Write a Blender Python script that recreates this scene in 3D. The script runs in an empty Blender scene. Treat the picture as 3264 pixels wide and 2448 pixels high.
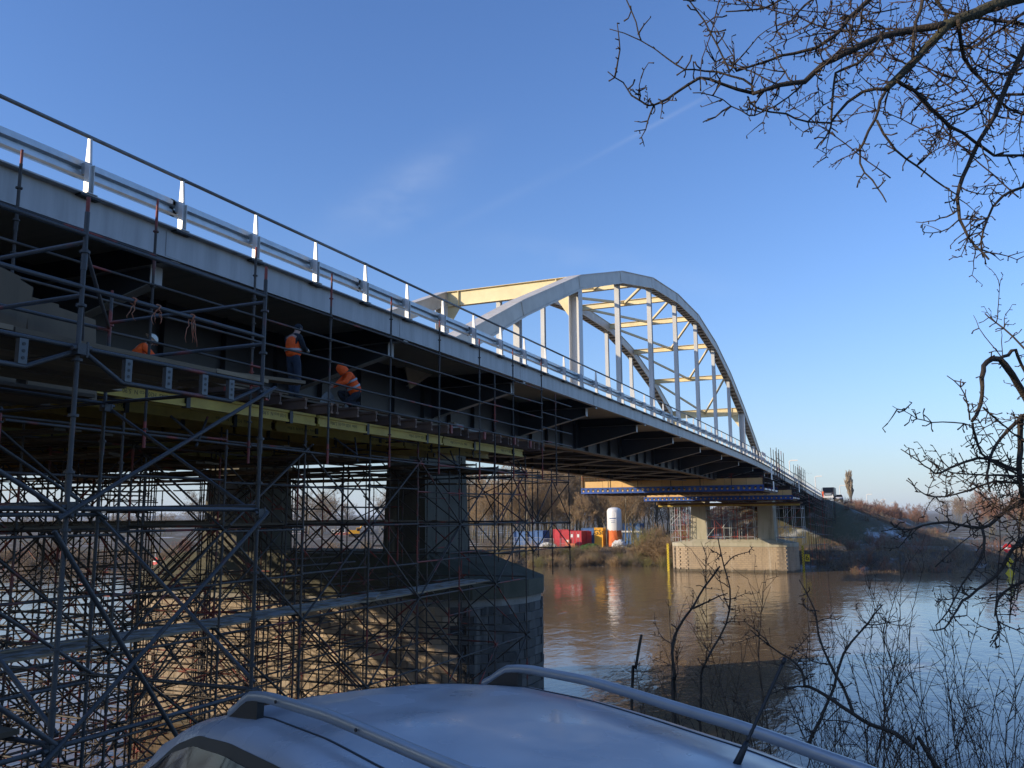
import bpy, math, random
from mathutils import Vector, Matrix, Quaternion
PI = math.pi
rad = math.radians
scene = bpy.context.scene
COL = scene.collection

# ------------------------------------------------------------------ camera
# origin of the world = the camera; +Y runs along the bridge, the river lies 9.05 m lower
PITCH, ROLL, YAW = 0.1524, -0.0077, 0.4148
_r = Vector((math.cos(YAW), math.sin(YAW), 0))
_f = Vector((-math.sin(YAW)*math.cos(PITCH), math.cos(YAW)*math.cos(PITCH), math.sin(PITCH)))
_u = _r.cross(_f)
R2 = _r*math.cos(ROLL) + _u*math.sin(ROLL)
U2 = -_r*math.sin(ROLL) + _u*math.cos(ROLL)
cam_data = bpy.data.cameras.new('camera')
cam_data.sensor_width = 36.0
cam_data.lens = 2734.0/3264.0*36.0
cam_data.clip_start = 0.05
cam_data.clip_end = 30000
cam = bpy.data.objects.new('camera', cam_data)
cam.matrix_world = Matrix(((R2.x, U2.x, -_f.x, 0), (R2.y, U2.y, -_f.y, 0), (R2.z, U2.z, -_f.z, 0), (0, 0, 0, 1)))
COL.objects.link(cam)
scene.camera = cam

def ray(x, y):
    return _f + R2*((x-1632.)/2734.) - U2*((y-1224.)/2734.)
def onX(x, y, X): d = ray(x, y); return d*(X/d.x)
def onY(x, y, Y): d = ray(x, y); return d*(Y/d.y)
def onZ(x, y, Z): d = ray(x, y); return d*(Z/d.z)
def deep(x, y, dist): return ray(x, y)*dist          # dist = depth along the optical axis

# ------------------------------------------------------------------ light
SUN_EL, SUN_AZ = rad(17.0), rad(46.7)                 # azimuth measured from -Y towards -X
to_sun = Vector((-math.sin(SUN_AZ)*math.cos(SUN_EL), -math.cos(SUN_AZ)*math.cos(SUN_EL), math.sin(SUN_EL)))
sun_d = bpy.data.lights.new('sun', 'SUN')
sun_d.energy = 5.0
sun_d.angle = rad(0.55)
sun_d.color = (1.0, 0.83, 0.6)
sun = bpy.data.objects.new('sun', sun_d)
sun.rotation_mode = 'QUATERNION'
sun.rotation_quaternion = to_sun.to_track_quat('Z', 'Y')
sun.location = (-60, -60, 60)
COL.objects.link(sun)

world = bpy.data.worlds.new('World')
scene.world = world
world.use_nodes = True
wn, wl = world.node_tree.nodes, world.node_tree.links
wn.clear()
w_out = wn.new('ShaderNodeOutputWorld')
w_bg = wn.new('ShaderNodeBackground')
w_bg.inputs['Strength'].default_value = 0.15
sky = wn.new('ShaderNodeTexSky')
sky.sky_type = 'NISHITA'
sky.sun_disc = False
sky.sun_elevation = SUN_EL
sky.sun_rotation = math.atan2(to_sun.x, to_sun.y)
sky.altitude = 10
sky.air_density = 1.15
sky.dust_density = 0.45
sky.ozone_density = 2.6

def wmath(op, a=None, b=None, clamp=False):
    n = wn.new('ShaderNodeMath'); n.operation = op; n.use_clamp = clamp
    for i, v in enumerate((a, b)):
        if v is None: continue
        if isinstance(v, (int, float)): n.inputs[i].default_value = v
        else: wl.new(v, n.inputs[i])
    return n.outputs[0]
def wdot(vec):
    n = wn.new('ShaderNodeVectorMath'); n.operation = 'DOT_PRODUCT'
    wl.new(w_tc.outputs['Generated'], n.inputs[0]); n.inputs[1].default_value = vec
    return n.outputs['Value']
w_tc = wn.new('ShaderNodeTexCoord')
def gauss(x, s):                                       # 1 at x = 0, fading over s
    return wmath('POWER', 2.718, wmath('MULTIPLY', wmath('MULTIPLY', x, x), -1.0/(s*s)))
def streak(p, q, width, fade):
    """a straight band of thin cloud between two directions of the sky"""
    a, b = p.normalized(), q.normalized()
    n = a.cross(b).normalized(); m = (a+b).normalized(); t = (b-a).normalized()
    half = (b-a).length/2
    return wmath('MULTIPLY', gauss(wdot(n), width), gauss(wdot(t), half*fade)), n, t
w_noise = wn.new('ShaderNodeTexNoise'); w_noise.inputs['Scale'].default_value = 9.0
w_noise.inputs['Detail'].default_value = 7; w_noise.inputs['Roughness'].default_value = .62
w_map = wn.new('ShaderNodeMapping'); w_map.inputs['Scale'].default_value = (1.0, 1.0, 2.6)
w_map.inputs['Rotation'].default_value = (.2, .4, .3)
wl.new(w_tc.outputs['Generated'], w_map.inputs['Vector']); wl.new(w_map.outputs[0], w_noise.inputs['Vector'])
nz = wmath('MULTIPLY', wmath('SUBTRACT', w_noise.outputs['Fac'], .33, True), 2.2, True)
s1, _, _ = streak(ray(1060, 730), ray(1500, 470), .021, .9)
s2, _, _ = streak(ray(1200, 730), ray(1400, 650), .012, 1.0)
s3, _, _ = streak(ray(1890, 505), ray(2330, 265), .0024, 1.0)
s4, _, _ = streak(ray(1430, 725), ray(1800, 540), .0055, 1.1)
s5, _, _ = streak(ray(1550, 770), ray(2250, 900), .016, 1.0)
cl = wmath('MULTIPLY', wmath('ADD', wmath('MULTIPLY', s1, .17), wmath('ADD', wmath('MULTIPLY', s2, .13), wmath('MULTIPLY', s5, .09))), nz)
tr = wmath('ADD', wmath('MULTIPLY', s3, .06), wmath('MULTIPLY', s4, .022))
fac = wmath('ADD', cl, tr, True)
w_mix = wn.new('ShaderNodeMix'); w_mix.data_type = 'RGBA'
wl.new(fac, w_mix.inputs['Factor'])
w_tint = wn.new('ShaderNodeMix'); w_tint.data_type = 'RGBA'; w_tint.blend_type = 'MULTIPLY'   # white balance of the camera
w_tint.inputs['Factor'].default_value = 1.0
wl.new(sky.outputs[0], w_tint.inputs['A']); w_tint.inputs['B'].default_value = (.82, 1.03, 1.48, 1)
w_sep = wn.new('ShaderNodeSeparateXYZ'); wl.new(w_tc.outputs['Generated'], w_sep.inputs[0])
hz = wmath('MULTIPLY', wmath('POWER', 2.718, wmath('MULTIPLY', wmath('ABSOLUTE', w_sep.outputs['Z']), -11.0)), .8)
w_hz = wn.new('ShaderNodeMix'); w_hz.data_type = 'RGBA'                                        # ground haze all round the horizon
wl.new(hz, w_hz.inputs['Factor']); wl.new(w_tint.outputs['Result'], w_hz.inputs['A']); w_hz.inputs['B'].default_value = (4.0, 4.6, 5.5, 1)
wl.new(w_hz.outputs['Result'], w_mix.inputs['A'])
w_mix.inputs['B'].default_value = (6.3, 6.6, 7.0, 1)
wl.new(w_mix.outputs['Result'], w_bg.inputs['Color'])
wl.new(w_bg.outputs[0], w_out.inputs['Surface'])

vs = scene.view_settings
vs.view_transform = 'Standard'; vs.look = 'None'; vs.exposure = 0.0; vs.gamma = 1.0
vs.use_curve_mapping = False
scene.cycles.use_denoising = True
scene.cycles.max_bounces = 6
scene.cycles.diffuse_bounces = 3
scene.cycles.glossy_bounces = 4
scene.cycles.transparent_max_bounces = 8
scene.cycles.caustics_reflective = False
scene.cycles.caustics_refractive = False

# ------------------------------------------------------------------ materials
MATS = {}
def mat(name, col, rough=.6, metal=0., col2=None, scale=2., amount=.5, bump=0., bscale=30., rand=0., frost=0., red=0., spec=.5, squash=(1, 1, 1), coat=0., extra=None):
    """procedural material: two colours mixed by noise in world space, fine relief, a per-piece
    shift of brightness (rand), red paint left in patches (red), rime on what faces up (frost)"""
    m = bpy.data.materials.new(name); m.use_nodes = True
    N, L = m.node_tree.nodes, m.node_tree.links
    b = N['Principled BSDF']
    b.inputs['Roughness'].default_value = rough; b.inputs['Metallic'].default_value = metal
    b.inputs['Specular IOR Level'].default_value = spec
    if coat: b.inputs['Coat Weight'].default_value = coat; b.inputs['Coat Roughness'].default_value = .05
    geo = N.new('ShaderNodeNewGeometry')
    mp = N.new('ShaderNodeMapping'); mp.inputs['Scale'].default_value = squash
    L.new(geo.outputs['Position'], mp.inputs['Vector'])
    nt = N.new('ShaderNodeTexNoise'); nt.inputs['Scale'].default_value = scale; nt.inputs['Detail'].default_value = 6
    nt.inputs['Roughness'].default_value = .6
    L.new(mp.outputs[0], nt.inputs['Vector'])
    def mix(fac, a, c):
        n = N.new('ShaderNodeMix'); n.data_type = 'RGBA'
        for k, v in (('Factor', fac), ('A', a), ('B', c)):
            if isinstance(v, tuple): n.inputs[k].default_value = (*v, 1)
            elif isinstance(v, (int, float)): n.inputs[k].default_value = v
            else: L.new(v, n.inputs[k])
        return n.outputs['Result']
    def mth(op, a, c, clamp=False):
        n = N.new('ShaderNodeMath'); n.operation = op; n.use_clamp = clamp
        for i, v in enumerate((a, c)):
            if isinstance(v, (int, float)): n.inputs[i].default_value = v
            else: L.new(v, n.inputs[i])
        return n.outputs[0]
    if col2 is None: col2 = tuple(c*.72 for c in col)
    k = mth('MULTIPLY', mth('SUBTRACT', nt.outputs['Fac'], .5-.25*amount/.5*.5), 2.4, True)
    c = mix(k, col, col2)
    if rand:
        oi = N.new('ShaderNodeObjectInfo')
        hsv = N.new('ShaderNodeHueSaturation')
        L.new(c, hsv.inputs['Color'])
        L.new(mth('ADD', mth('MULTIPLY', oi.outputs['Random'], 2*rand), 1-rand), hsv.inputs['Value'])
        c = hsv.outputs['Color']
    if red:
        n2 = N.new('ShaderNodeTexNoise'); n2.inputs['Scale'].default_value = 1.1; n2.inputs['Detail'].default_value = 3
        L.new(geo.outputs['Position'], n2.inputs['Vector'])
        rf = mth('MULTIPLY', mth('SUBTRACT', n2.outputs['Fac'], 1-red), 14, True)
        c = mix(mth('MULTIPLY', rf, .85), c, (.26, .042, .028))
    if frost:
        sp = N.new('ShaderNodeSeparateXYZ'); L.new(geo.outputs['Normal'], sp.inputs[0])
        n3 = N.new('ShaderNodeTexNoise'); n3.inputs['Scale'].default_value = 3.5; n3.inputs['Detail'].default_value = 5
        L.new(geo.outputs['Position'], n3.inputs['Vector'])
        ff = mth('MULTIPLY', mth('MULTIPLY', mth('SUBTRACT', sp.outputs['Z'], .45), 2.2, True), mth('MULTIPLY', mth('SUBTRACT', n3.outputs['Fac'], .38), 5, True))
        c = mix(mth('MULTIPLY', ff, frost), c, (.72, .76, .8))
    if extra: c = extra(N, L, c, geo, mix, mth)
    L.new(c, b.inputs['Base Color'])
    if bump:
        n4 = N.new('ShaderNodeTexNoise'); n4.inputs['Scale'].default_value = bscale; n4.inputs['Detail'].default_value = 4
        L.new(mp.outputs[0], n4.inputs['Vector'])
        bp = N.new('ShaderNodeBump'); bp.inputs['Strength'].default_value = bump; bp.inputs['Distance'].default_value = .05
        L.new(n4.outputs['Fac'], bp.inputs['Height']); L.new(bp.outputs[0], b.inputs['Normal'])
    MATS[name] = m
    return m

def tide(N, L, c, geo, mix, mth):
    """dark slime left by the river above its present level, runs of lime and damp below the cap"""
    sp = N.new('ShaderNodeSeparateXYZ'); L.new(geo.outputs['Position'], sp.inputs[0])
    n = N.new('ShaderNodeTexNoise'); n.inputs['Scale'].default_value = 1.3; n.inputs['Detail'].default_value = 5
    L.new(geo.outputs['Position'], n.inputs['Vector'])
    h = mth('ADD', sp.outputs['Z'], mth('MULTIPLY', n.outputs['Fac'], .7))
    c = mix(mth('MULTIPLY', mth('MULTIPLY', mth('SUBTRACT', -8.15, h), 3.5, True), .8), c, (.045, .042, .028))
    mp = N.new('ShaderNodeMapping'); mp.inputs['Scale'].default_value = (1.1, 1.1, .07); L.new(geo.outputs['Position'], mp.inputs[0])
    r = N.new('ShaderNodeTexNoise'); r.inputs['Scale'].default_value = 1.6; r.inputs['Detail'].default_value = 6; L.new(mp.outputs[0], r.inputs['Vector'])
    c = mix(mth('MULTIPLY', mth('MULTIPLY', mth('SUBTRACT', r.outputs['Fac'], .56), 7, True), .45), c, (.09, .075, .05))
    return mix(mth('MULTIPLY', mth('MULTIPLY', mth('SUBTRACT', .40, r.outputs['Fac']), 8, True), .35), c, (.62, .57, .48))
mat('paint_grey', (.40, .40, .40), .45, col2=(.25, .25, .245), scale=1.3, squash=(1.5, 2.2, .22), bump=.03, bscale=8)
mat('paint_hanger', (.62, .62, .61), .45, col2=(.48, .48, .47), scale=.8, squash=(1, 1, .3))
mat('paint_arch', (.62, .56, .46), .45, col2=(.44, .39, .31), scale=.9, bump=.12, bscale=9, frost=.35)
mat('paint_cream', (.80, .67, .38), .5, col2=(.64, .51, .28), scale=.8, bump=.05, bscale=8)
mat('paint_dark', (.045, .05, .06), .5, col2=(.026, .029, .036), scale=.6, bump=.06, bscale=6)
mat('flange_brown', (.16, .12, .085), .65, col2=(.07, .055, .045), scale=3)
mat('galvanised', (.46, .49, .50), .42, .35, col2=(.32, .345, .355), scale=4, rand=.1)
mat('handrail_steel', (.17, .175, .175), .5, .3, col2=(.10, .10, .10), scale=5)
mat('guardrail_steel', (.50, .55, .58), .36, .4, col2=(.36, .40, .43), scale=4, rand=.06)
mat('post_white', (.72, .71, .68), .4, .15, col2=(.5, .5, .5), scale=3, rand=.08)
mat('asphalt', (.05, .05, .052), .9, scale=6, bump=.2)
mat('soffit', (.44, .40, .33), .8, col2=(.33, .30, .25), scale=.9, squash=(.4, 6, 1), bump=.2, bscale=6)
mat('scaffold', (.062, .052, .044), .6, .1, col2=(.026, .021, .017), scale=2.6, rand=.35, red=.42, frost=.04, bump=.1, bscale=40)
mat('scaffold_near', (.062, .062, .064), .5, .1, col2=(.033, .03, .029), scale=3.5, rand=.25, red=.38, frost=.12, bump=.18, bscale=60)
mat('scaffold_red', (.30, .05, .035), .6, .1, col2=(.15, .05, .04), scale=7, rand=.3, bump=.2)
mat('plank', (.26, .195, .12), .8, col2=(.16, .12, .08), scale=2.2, squash=(1, .25, 1), rand=.35, frost=.45, bump=.2, bscale=25)
mat('plank_dark', (.16, .115, .07), .85, col2=(.08, .06, .04), scale=2.2, squash=(1, .25, 1), rand=.4, bump=.2)
mat('plywood', (.125, .085, .045), .75, col2=(.07, .046, .024), scale=1.6, squash=(1, 1, .35), rand=.15)
mat('beam_yellow', (.46, .32, .05), .6, col2=(.30, .20, .035), scale=2.5, rand=.12, bump=.08)
mat('beam_brown', (.16, .085, .05), .7, col2=(.09, .05, .035), scale=3, rand=.4)
mat('ink', (.03, .025, .015), .8)
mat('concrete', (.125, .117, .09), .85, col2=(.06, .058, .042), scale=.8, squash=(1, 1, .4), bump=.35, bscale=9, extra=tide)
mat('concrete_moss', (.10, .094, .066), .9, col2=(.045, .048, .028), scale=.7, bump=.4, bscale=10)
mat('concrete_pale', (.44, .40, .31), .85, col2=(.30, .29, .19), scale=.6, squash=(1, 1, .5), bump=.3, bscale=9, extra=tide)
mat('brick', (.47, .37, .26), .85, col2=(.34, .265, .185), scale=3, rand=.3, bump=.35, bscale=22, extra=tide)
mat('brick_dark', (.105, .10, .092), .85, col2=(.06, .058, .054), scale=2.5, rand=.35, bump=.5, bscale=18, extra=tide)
mat('brick_warm', (.50, .385, .26), .85, col2=(.38, .29, .2), scale=1.2, rand=.25, bump=.3, bscale=14, extra=tide)
mat('mortar', (.27, .25, .215), .9, scale=6)
mat('plastic_black', (.012, .012, .013), .5)
mat('rubber', (.018, .018, .019), .8)
mat('formwork_blue', (.025, .09, .36), .45, col2=(.02, .065, .26), scale=2, rand=.1)
mat('panel_orange', (.80, .52, .22), .65, col2=(.68, .42, .16), scale=.8, rand=.06)
mat('hivis', (1.0, .125, .008), .75, col2=(.9, .085, .006), scale=9, bump=.5, bscale=14)
mat('reflective', (.34, .35, .37), .4, .2)
mat('jacket_dark', (.014, .016, .022), .85, bump=.4, bscale=18)
mat('denim', (.018, .026, .045), .85, col2=(.03, .042, .065), scale=7, bump=.3, bscale=20)
mat('skin', (.48, .28, .2), .55)
mat('glove', (.65, .63, .55), .8)
mat('helmet', (.75, .72, .60), .35)
mat('rope', (.42, .12, .06), .9, col2=(.45, .28, .18), scale=12)
mat('steel_perforated', (.10, .11, .118), .45, .4, rand=.1)
mat('container_red', (.52, .02, .035), .5, col2=(.40, .015, .03), scale=1, rand=.08)
mat('container_blue', (.03, .11, .30), .5, col2=(.04, .10, .22), scale=1, rand=.15)
mat('container_yellow', (.85, .42, .01), .5, col2=(.7, .32, .01), scale=1)
mat('machine_orange', (.62, .13, .05), .55, scale=2)
mat('tarpaulin_orange', (.80, .17, .03), .7, col2=(.62, .12, .02), scale=1.5, bump=.6, bscale=2.5)
mat('paint_white', (.78, .77, .74), .45, col2=(.66, .65, .62), scale=.8)
mat('bag_white', (.75, .74, .70), .8, col2=(.5, .5, .48), scale=3, bump=.6, bscale=5)
mat('roof_tile', (.32, .10, .06), .8, rand=.2)
mat('house_wall', (.60, .48, .34), .85, rand=.15)
mat('glass_dark', (.012, .014, .017), .06, spec=.22)
mat('truck_black', (.02, .02, .022), .4)
mat('gauge_yellow', (.75, .55, .02), .5)
mat('sign_red', (.6, .02, .02), .5)
mat('bark_near', (.060, .044, .031), .9, col2=(.035, .028, .02), scale=14, bump=.6, bscale=70)
mat('bark_moss', (.075, .068, .034), .9, col2=(.035, .030, .02), scale=9, bump=.6, bscale=60)
mat('twig_near', (.055, .037, .026), .85, col2=(.03, .022, .017), scale=12)
mat('twig_shrub', (.085, .056, .036), .85, col2=(.05, .034, .024), scale=9)
mat('twig_red', (.065, .036, .027), .8, col2=(.035, .022, .017), scale=12)
mat('bark_far', (.24, .20, .13), .9, col2=(.09, .08, .055), scale=.8, rand=.3)
mat('twig_far', (.27, .205, .135), .9, col2=(.18, .14, .095), scale=.3, rand=.3)
mat('twig_ochre', (.36, .245, .13), .9, col2=(.24, .16, .085), scale=.3, rand=.3)
mat('twig_russet', (.30, .155, .10), .9, col2=(.2, .11, .075), scale=.3, rand=.25)
mat('twig_olive', (.24, .215, .085), .9, col2=(.16, .15, .055), scale=.3, rand=.3)
mat('twig_pale', (.42, .33, .22), .9, col2=(.3, .23, .15), scale=.3, rand=.2)
mat('leaf_green', (.07, .16, .03), .7, col2=(.04, .10, .02), scale=2, rand=.3)
mat('wall_blue_tent', (.03, .11, .32), .6, rand=.2)
mat('fence_wire', (.42, .43, .44), .5, .5)
mat('hill', (.12, .13, .12), 1.0)
# ------------------------------------------------------------------ helpers
class MB:
    """collects shapes for one mesh"""
    def __init__(self): self.v, self.f, self.m, self.s = [], [], [], []
    def add(self, vs, fs, mi=0, smooth=False):
        o = len(self.v); self.v += [tuple(p) for p in vs]
        for f in fs: self.f.append(tuple(i+o for i in f)); self.m.append(mi); self.s.append(smooth)
        return self
    def box(self, x0, x1, y0, y1, z0, z1, mi=0):
        return self.add([(x0,y0,z0),(x1,y0,z0),(x1,y1,z0),(x0,y1,z0),(x0,y0,z1),(x1,y0,z1),(x1,y1,z1),(x0,y1,z1)],
                        [(0,3,2,1),(4,5,6,7),(0,1,5,4),(1,2,6,5),(2,3,7,6),(3,0,4,7)], mi)
    def hexa(self, b, t, mi=0):                          # 4 bottom and 4 top corners
        return self.add(list(b)+list(t), [(0,3,2,1),(4,5,6,7),(0,1,5,4),(1,2,6,5),(2,3,7,6),(3,0,4,7)], mi)
    def tube(self, p, q, r, r2=None, n=8, mi=0, cap=True):
        p, q = Vector(p), Vector(q); r2 = r if r2 is None else r2
        d = q-p
        if d.length < 1e-6: return self
        d.normalize(); a = d.orthogonal().normalized(); b = d.cross(a)
        vs = [p+(a*math.cos(2*PI*i/n)+b*math.sin(2*PI*i/n))*r for i in range(n)] + [q+(a*math.cos(2*PI*i/n)+b*math.sin(2*PI*i/n))*r2 for i in range(n)]
        self.add(vs, [(i, (i+1)%n, n+(i+1)%n, n+i) for i in range(n)], mi, True)
        if cap:
            self.add([vs[i] for i in range(n)], [tuple(range(n-1, -1, -1))], mi)
            self.add([vs[n+i] for i in range(n)], [tuple(range(n))], mi)
        return self
    def path(self, pts, rs, n=6, mi=0):                  # a bent tube through points
        pts = [Vector(p) for p in pts]; rings = []
        a = None
        for i, p in enumerate(pts):
            d = (pts[min(i+1, len(pts)-1)]-pts[max(i-1, 0)])
            if d.length < 1e-9: d = Vector((0, 0, 1))
            d.normalize()
            if a is None: a = d.orthogonal().normalized()
            else:
                a = a-d*a.dot(d)
                a = a.normalized() if a.length > 1e-6 else d.orthogonal().normalized()
            b = d.cross(a)
            rings.append([p+(a*math.cos(2*PI*k/n)+b*math.sin(2*PI*k/n))*rs[i] for k in range(n)])
        vs = [v for r in rings for v in r]; fs = []
        for i in range(len(rings)-1):
            fs += [(i*n+k, i*n+(k+1)%n, (i+1)*n+(k+1)%n, (i+1)*n+k) for k in range(n)]
        fs.append(tuple(range(n-1, -1, -1))); fs.append(tuple((len(rings)-1)*n+k for k in range(n)))
        return self.add(vs, fs, mi, True)
    def prism(self, poly, axis, a, b, mi=0):
        """polygon of 2-D points pushed along an axis: 'x' -> (y,z), 'y' -> (x,z), 'z' -> (x,y)"""
        def P(u, v, w): return {'x': (w, u, v), 'y': (u, w, v), 'z': (u, v, w)}[axis]
        n = len(poly)
        vs = [P(u, v, a) for u, v in poly]+[P(u, v, b) for u, v in poly]
        return self.add(vs, [tuple(range(n-1, -1, -1)), tuple(range(n, 2*n))]+[(i, (i+1)%n, n+(i+1)%n, n+i) for i in range(n)], mi)
    def sweep(self, prof, ss, zf, mi=0, smooth=False, closed=True):
        """profile of (X, dz) carried along Y, lifted by zf(y)"""
        n = len(prof)
        vs = [(x, s, zf(s)+dz) for s in ss for x, dz in prof]; fs = []
        for i in range(len(ss)-1):
            for k in range(n if closed else n-1):
                fs.append((i*n+k, i*n+(k+1)%n, (i+1)*n+(k+1)%n, (i+1)*n+k))
        if closed:
            fs.append(tuple(range(n))); fs.append(tuple((len(ss)-1)*n+k for k in range(n-1, -1, -1)))
        return self.add(vs, fs, mi, smooth)
    def mesh(self, name, mats):
        me = bpy.data.meshes.new(name)
        me.from_pydata(self.v, [], self.f)
        if isinstance(mats, str): mats = [mats]
        for m in mats: me.materials.append(MATS[m])
        me.polygons.foreach_set('material_index', self.m)
        me.polygons.foreach_set('use_smooth', self.s)
        me.update()
        return me

def link(name, data, parent=None, loc=None):
    o = bpy.data.objects.new(name, data); COL.objects.link(o)
    if parent is not None: o.parent = parent
    if loc is not None: o.location = loc
    return o
def tag(o, label=None, cat=None, group=None, kind=None):
    if label: o['label'] = label
    if cat: o['category'] = cat
    if group: o['group'] = group
    if kind: o['kind'] = kind
    return o
def thing(name, label, cat, loc=(0, 0, 0), rotz=0., group=None):
    o = link(name, None, None, loc); o.rotation_euler = (0, 0, rotz)
    o.empty_display_size = .3
    return tag(o, label, cat, group)
def part(name, mb, mats, parent, kind=None, loc=None, local=False):
    """mesh child; world coordinates of the builder are turned into the parent's unless local"""
    me = mb.mesh(name, mats) if isinstance(mb, MB) else mb
    o = link(name, me, parent)
    if loc is not None: o.location = loc
    elif not local and parent is not None:
        p = parent
        off = Vector((0, 0, 0))
        while p is not None: off += p.location; p = p.parent
        o.location = -off
    if kind: o['kind'] = kind
    return o
def struct(name, mb, mats): return tag(part(name, mb, mats, None), kind='structure')

_unit = {}
def unit_tube(m, n=8):
    k = (m, n)
    if k not in _unit: _unit[k] = MB().tube((0, 0, 0), (0, 0, 1), 1., n=n).mesh('tube', m)
    return _unit[k]
ZAX = Vector((0, 0, 1))
def bar(name, p, q, r, m, parent, n=8, me=None):
    """a straight tube as an object of its own (mesh shared)"""
    p, q = Vector(p), Vector(q); d = q-p
    o = link(name, me or unit_tube(m, n), parent)
    off = Vector((0, 0, 0)); a = parent
    while a is not None: off += a.location; a = a.parent
    o.location = p-off
    o.rotation_mode = 'QUATERNION'
    o.rotation_quaternion = ZAX.rotation_difference(d.normalized())
    o.scale = (r, r, d.length)
    return o
_stdm = {}
def standard(p, z1, m, parent, step=.5, r=.0242):
    """scaffold upright with its ring couplers"""
    L = round((z1-p[2])*2)/2
    k = (m, L)
    if k not in _stdm:
        b = MB().tube((0, 0, 0), (0, 0, L), r, n=8)
        z = .12
        while z < L-.05:
            b.tube((0, 0, z-.012), (0, 0, z+.012), r*2.05, n=8)
            z += step
        z = 1.05
        while z < L-.2:
            b.tube((0, 0, z-.10), (0, 0, z+.10), r*1.28, n=8)
            z += 2.
        _stdm[k] = b.mesh('standard', m)
    o = link('standard', _stdm[k], parent)
    o.location = Vector(p)-parent.location
    return o
_boxm = {}
def boxobj(name, x0, x1, y0, y1, z0, z1, m, parent, rot=0.):
    """box object with shared unit mesh, centred on its own middle"""
    if m not in _boxm: _boxm[m] = MB().box(-.5, .5, -.5, .5, -.5, .5).mesh('board', m)
    o = link(name, _boxm[m], parent)
    off = Vector((0, 0, 0)); a = parent
    while a is not None: off += a.location; a = a.parent
    o.location = Vector(((x0+x1)/2, (y0+y1)/2, (z0+z1)/2))-off
    o.scale = (abs(x1-x0), abs(y1-y0), abs(z1-z0)); o.rotation_euler = (0, 0, rot)
    return o
def text_mesh(body, size, m, depth=.001):
    c = bpy.data.curves.new('lettering', 'FONT'); c.body = body; c.size = size; c.extrude = depth
    c.align_x = 'CENTER'; c.align_y = 'CENTER'; c.resolution_u = 2
    t = bpy.data.objects.new('lettering', c); COL.objects.link(t)
    me = bpy.data.meshes.new_from_object(t.evaluated_get(bpy.context.evaluated_depsgraph_get()))
    bpy.data.objects.remove(t); bpy.data.curves.remove(c)
    me.materials.clear(); me.materials.append(MATS[m])
    return me
def frange(a, b, st):
    n = int(round((b-a)/st)); return [a+i*(b-a)/n for i in range(n+1)]
def lerp(a, b, t): return a+(b-a)*t
def smooth01(t): t = max(0., min(1., t)); return t*t*(3-2*t)

WATER = -9.05
def zd(s):                                              # top of the deck edge along the bridge
    if s <= 88: return 6.3561+.0079*s-.8285e-4*s*s
    z = 6.41; t = min(s, 118.)-88
    z += -.0067*t-.5*.00076*t*t
    if s > 118: z -= .0295*(s-118)
    return z
def zroad(s): return zd(s)-.05

# ------------------------------------------------------------------ terrain and river
def shore(x):
    P = [(-1500, -300), (-400, 20), (-150, 107), (-103, 128), (-57, 145), (-39, 151), (-12, 149), (15, 149), (60, 152), (400, 160), (1500, 190)]
    for (x0, y0), (x1, y1) in zip(P, P[1:]):
        if x <= x1: return lerp(y0, y1, (x-x0)/(x1-x0))
    return P[-1][1]
def road_cx(y): return -24.2+(0 if y < 205 else .00052*(y-205)**2 if y < 420 else 24.0+.22*(y-420))
def wob(x, y, k=1.): return math.sin(x*.37*k+y*.21*k)*.5+math.sin(x*.13*k-y*.31*k+1.7)*.5
def ground(x, y):
    ys = shore(x)
    if y < ys-30:
        z = -2.18 if y < 4.6 else lerp(-2.18, -11.2, (y-4.6)/14.5) if y < 19.1 else -11.2
        if y > 4.6: z += .15*wob(x*2, y*2)
        return z
    z = lerp(-11.2, -9.3, smooth01((y-ys+30)/30))
    if y > ys:
        z = lerp(-9.3, -6.4, smooth01((y-ys)/11))+.12*wob(x, y)
    if y > 185:
        c = zroad(max(y, 203))-.1
        dx = max(abs(x-road_cx(y))-11.2, 0); dy = max(204-y, 0)
        z = max(z, c-math.hypot(dx/2.0, dy/1.5)+.12*wob(x*1.5, y*1.5))
    d = math.hypot(x, y)
    if d > 900: z += (d-900)*.0012
    return z
_road = None
def grid(xs, ys):
    b = MB(); n = len(xs)
    b.add([(x, y, ground(x, y)) for y in ys for x in xs],
          [(j*n+i, j*n+i+1, (j+1)*n+i+1, (j+1)*n+i) for j in range(len(ys)-1) for i in range(n-1)], 0, True)
    return b
def spaced(vals):
    out = []
    for a, b, st in vals: out += frange(a, b, st)[:-1]
    return out+[vals[-1][1]]
def frost_grass(N, L, c, geo, mix, mth):
    n = N.new('ShaderNodeTexNoise'); n.inputs['Scale'].default_value = .11; n.inputs['Detail'].default_value = 9; n.inputs['Roughness'].default_value = .68
    L.new(geo.outputs['Position'], n.inputs['Vector'])
    n2 = N.new('ShaderNodeTexNoise'); n2.inputs['Scale'].default_value = .035; n2.inputs['Detail'].default_value = 4
    L.new(geo.outputs['Position'], n2.inputs['Vector'])
    g = mth('MULTIPLY', mth('SUBTRACT', n2.outputs['Fac'], .44), 6, True)
    c = mix(mth('MULTIPLY', g, .6), c, (.085, .092, .042))
    f = mth('MULTIPLY', mth('SUBTRACT', n.outputs['Fac'], .56), 9, True)
    return mix(mth('MULTIPLY', f, .75), c, (.62, .65, .68))
mat('soil_grass', (.115, .083, .052), .95, col2=(.07, .052, .036), scale=.6, bump=.8, bscale=3, extra=frost_grass)
xs = spaced([(-6000, -1500, 900), (-1500, -300, 120), (-300, -120, 12), (-120, 60, 3), (60, 200, 14), (200, 1500, 130), (1500, 6000, 900)])
ys = spaced([(-400, -20, 60), (-20, 24, 2), (24, 96, 12), (96, 260, 2.6), (260, 520, 13), (520, 1500, 98), (1500, 9000, 750)])
struct('ground', grid(xs, ys), 'soil_grass')

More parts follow.
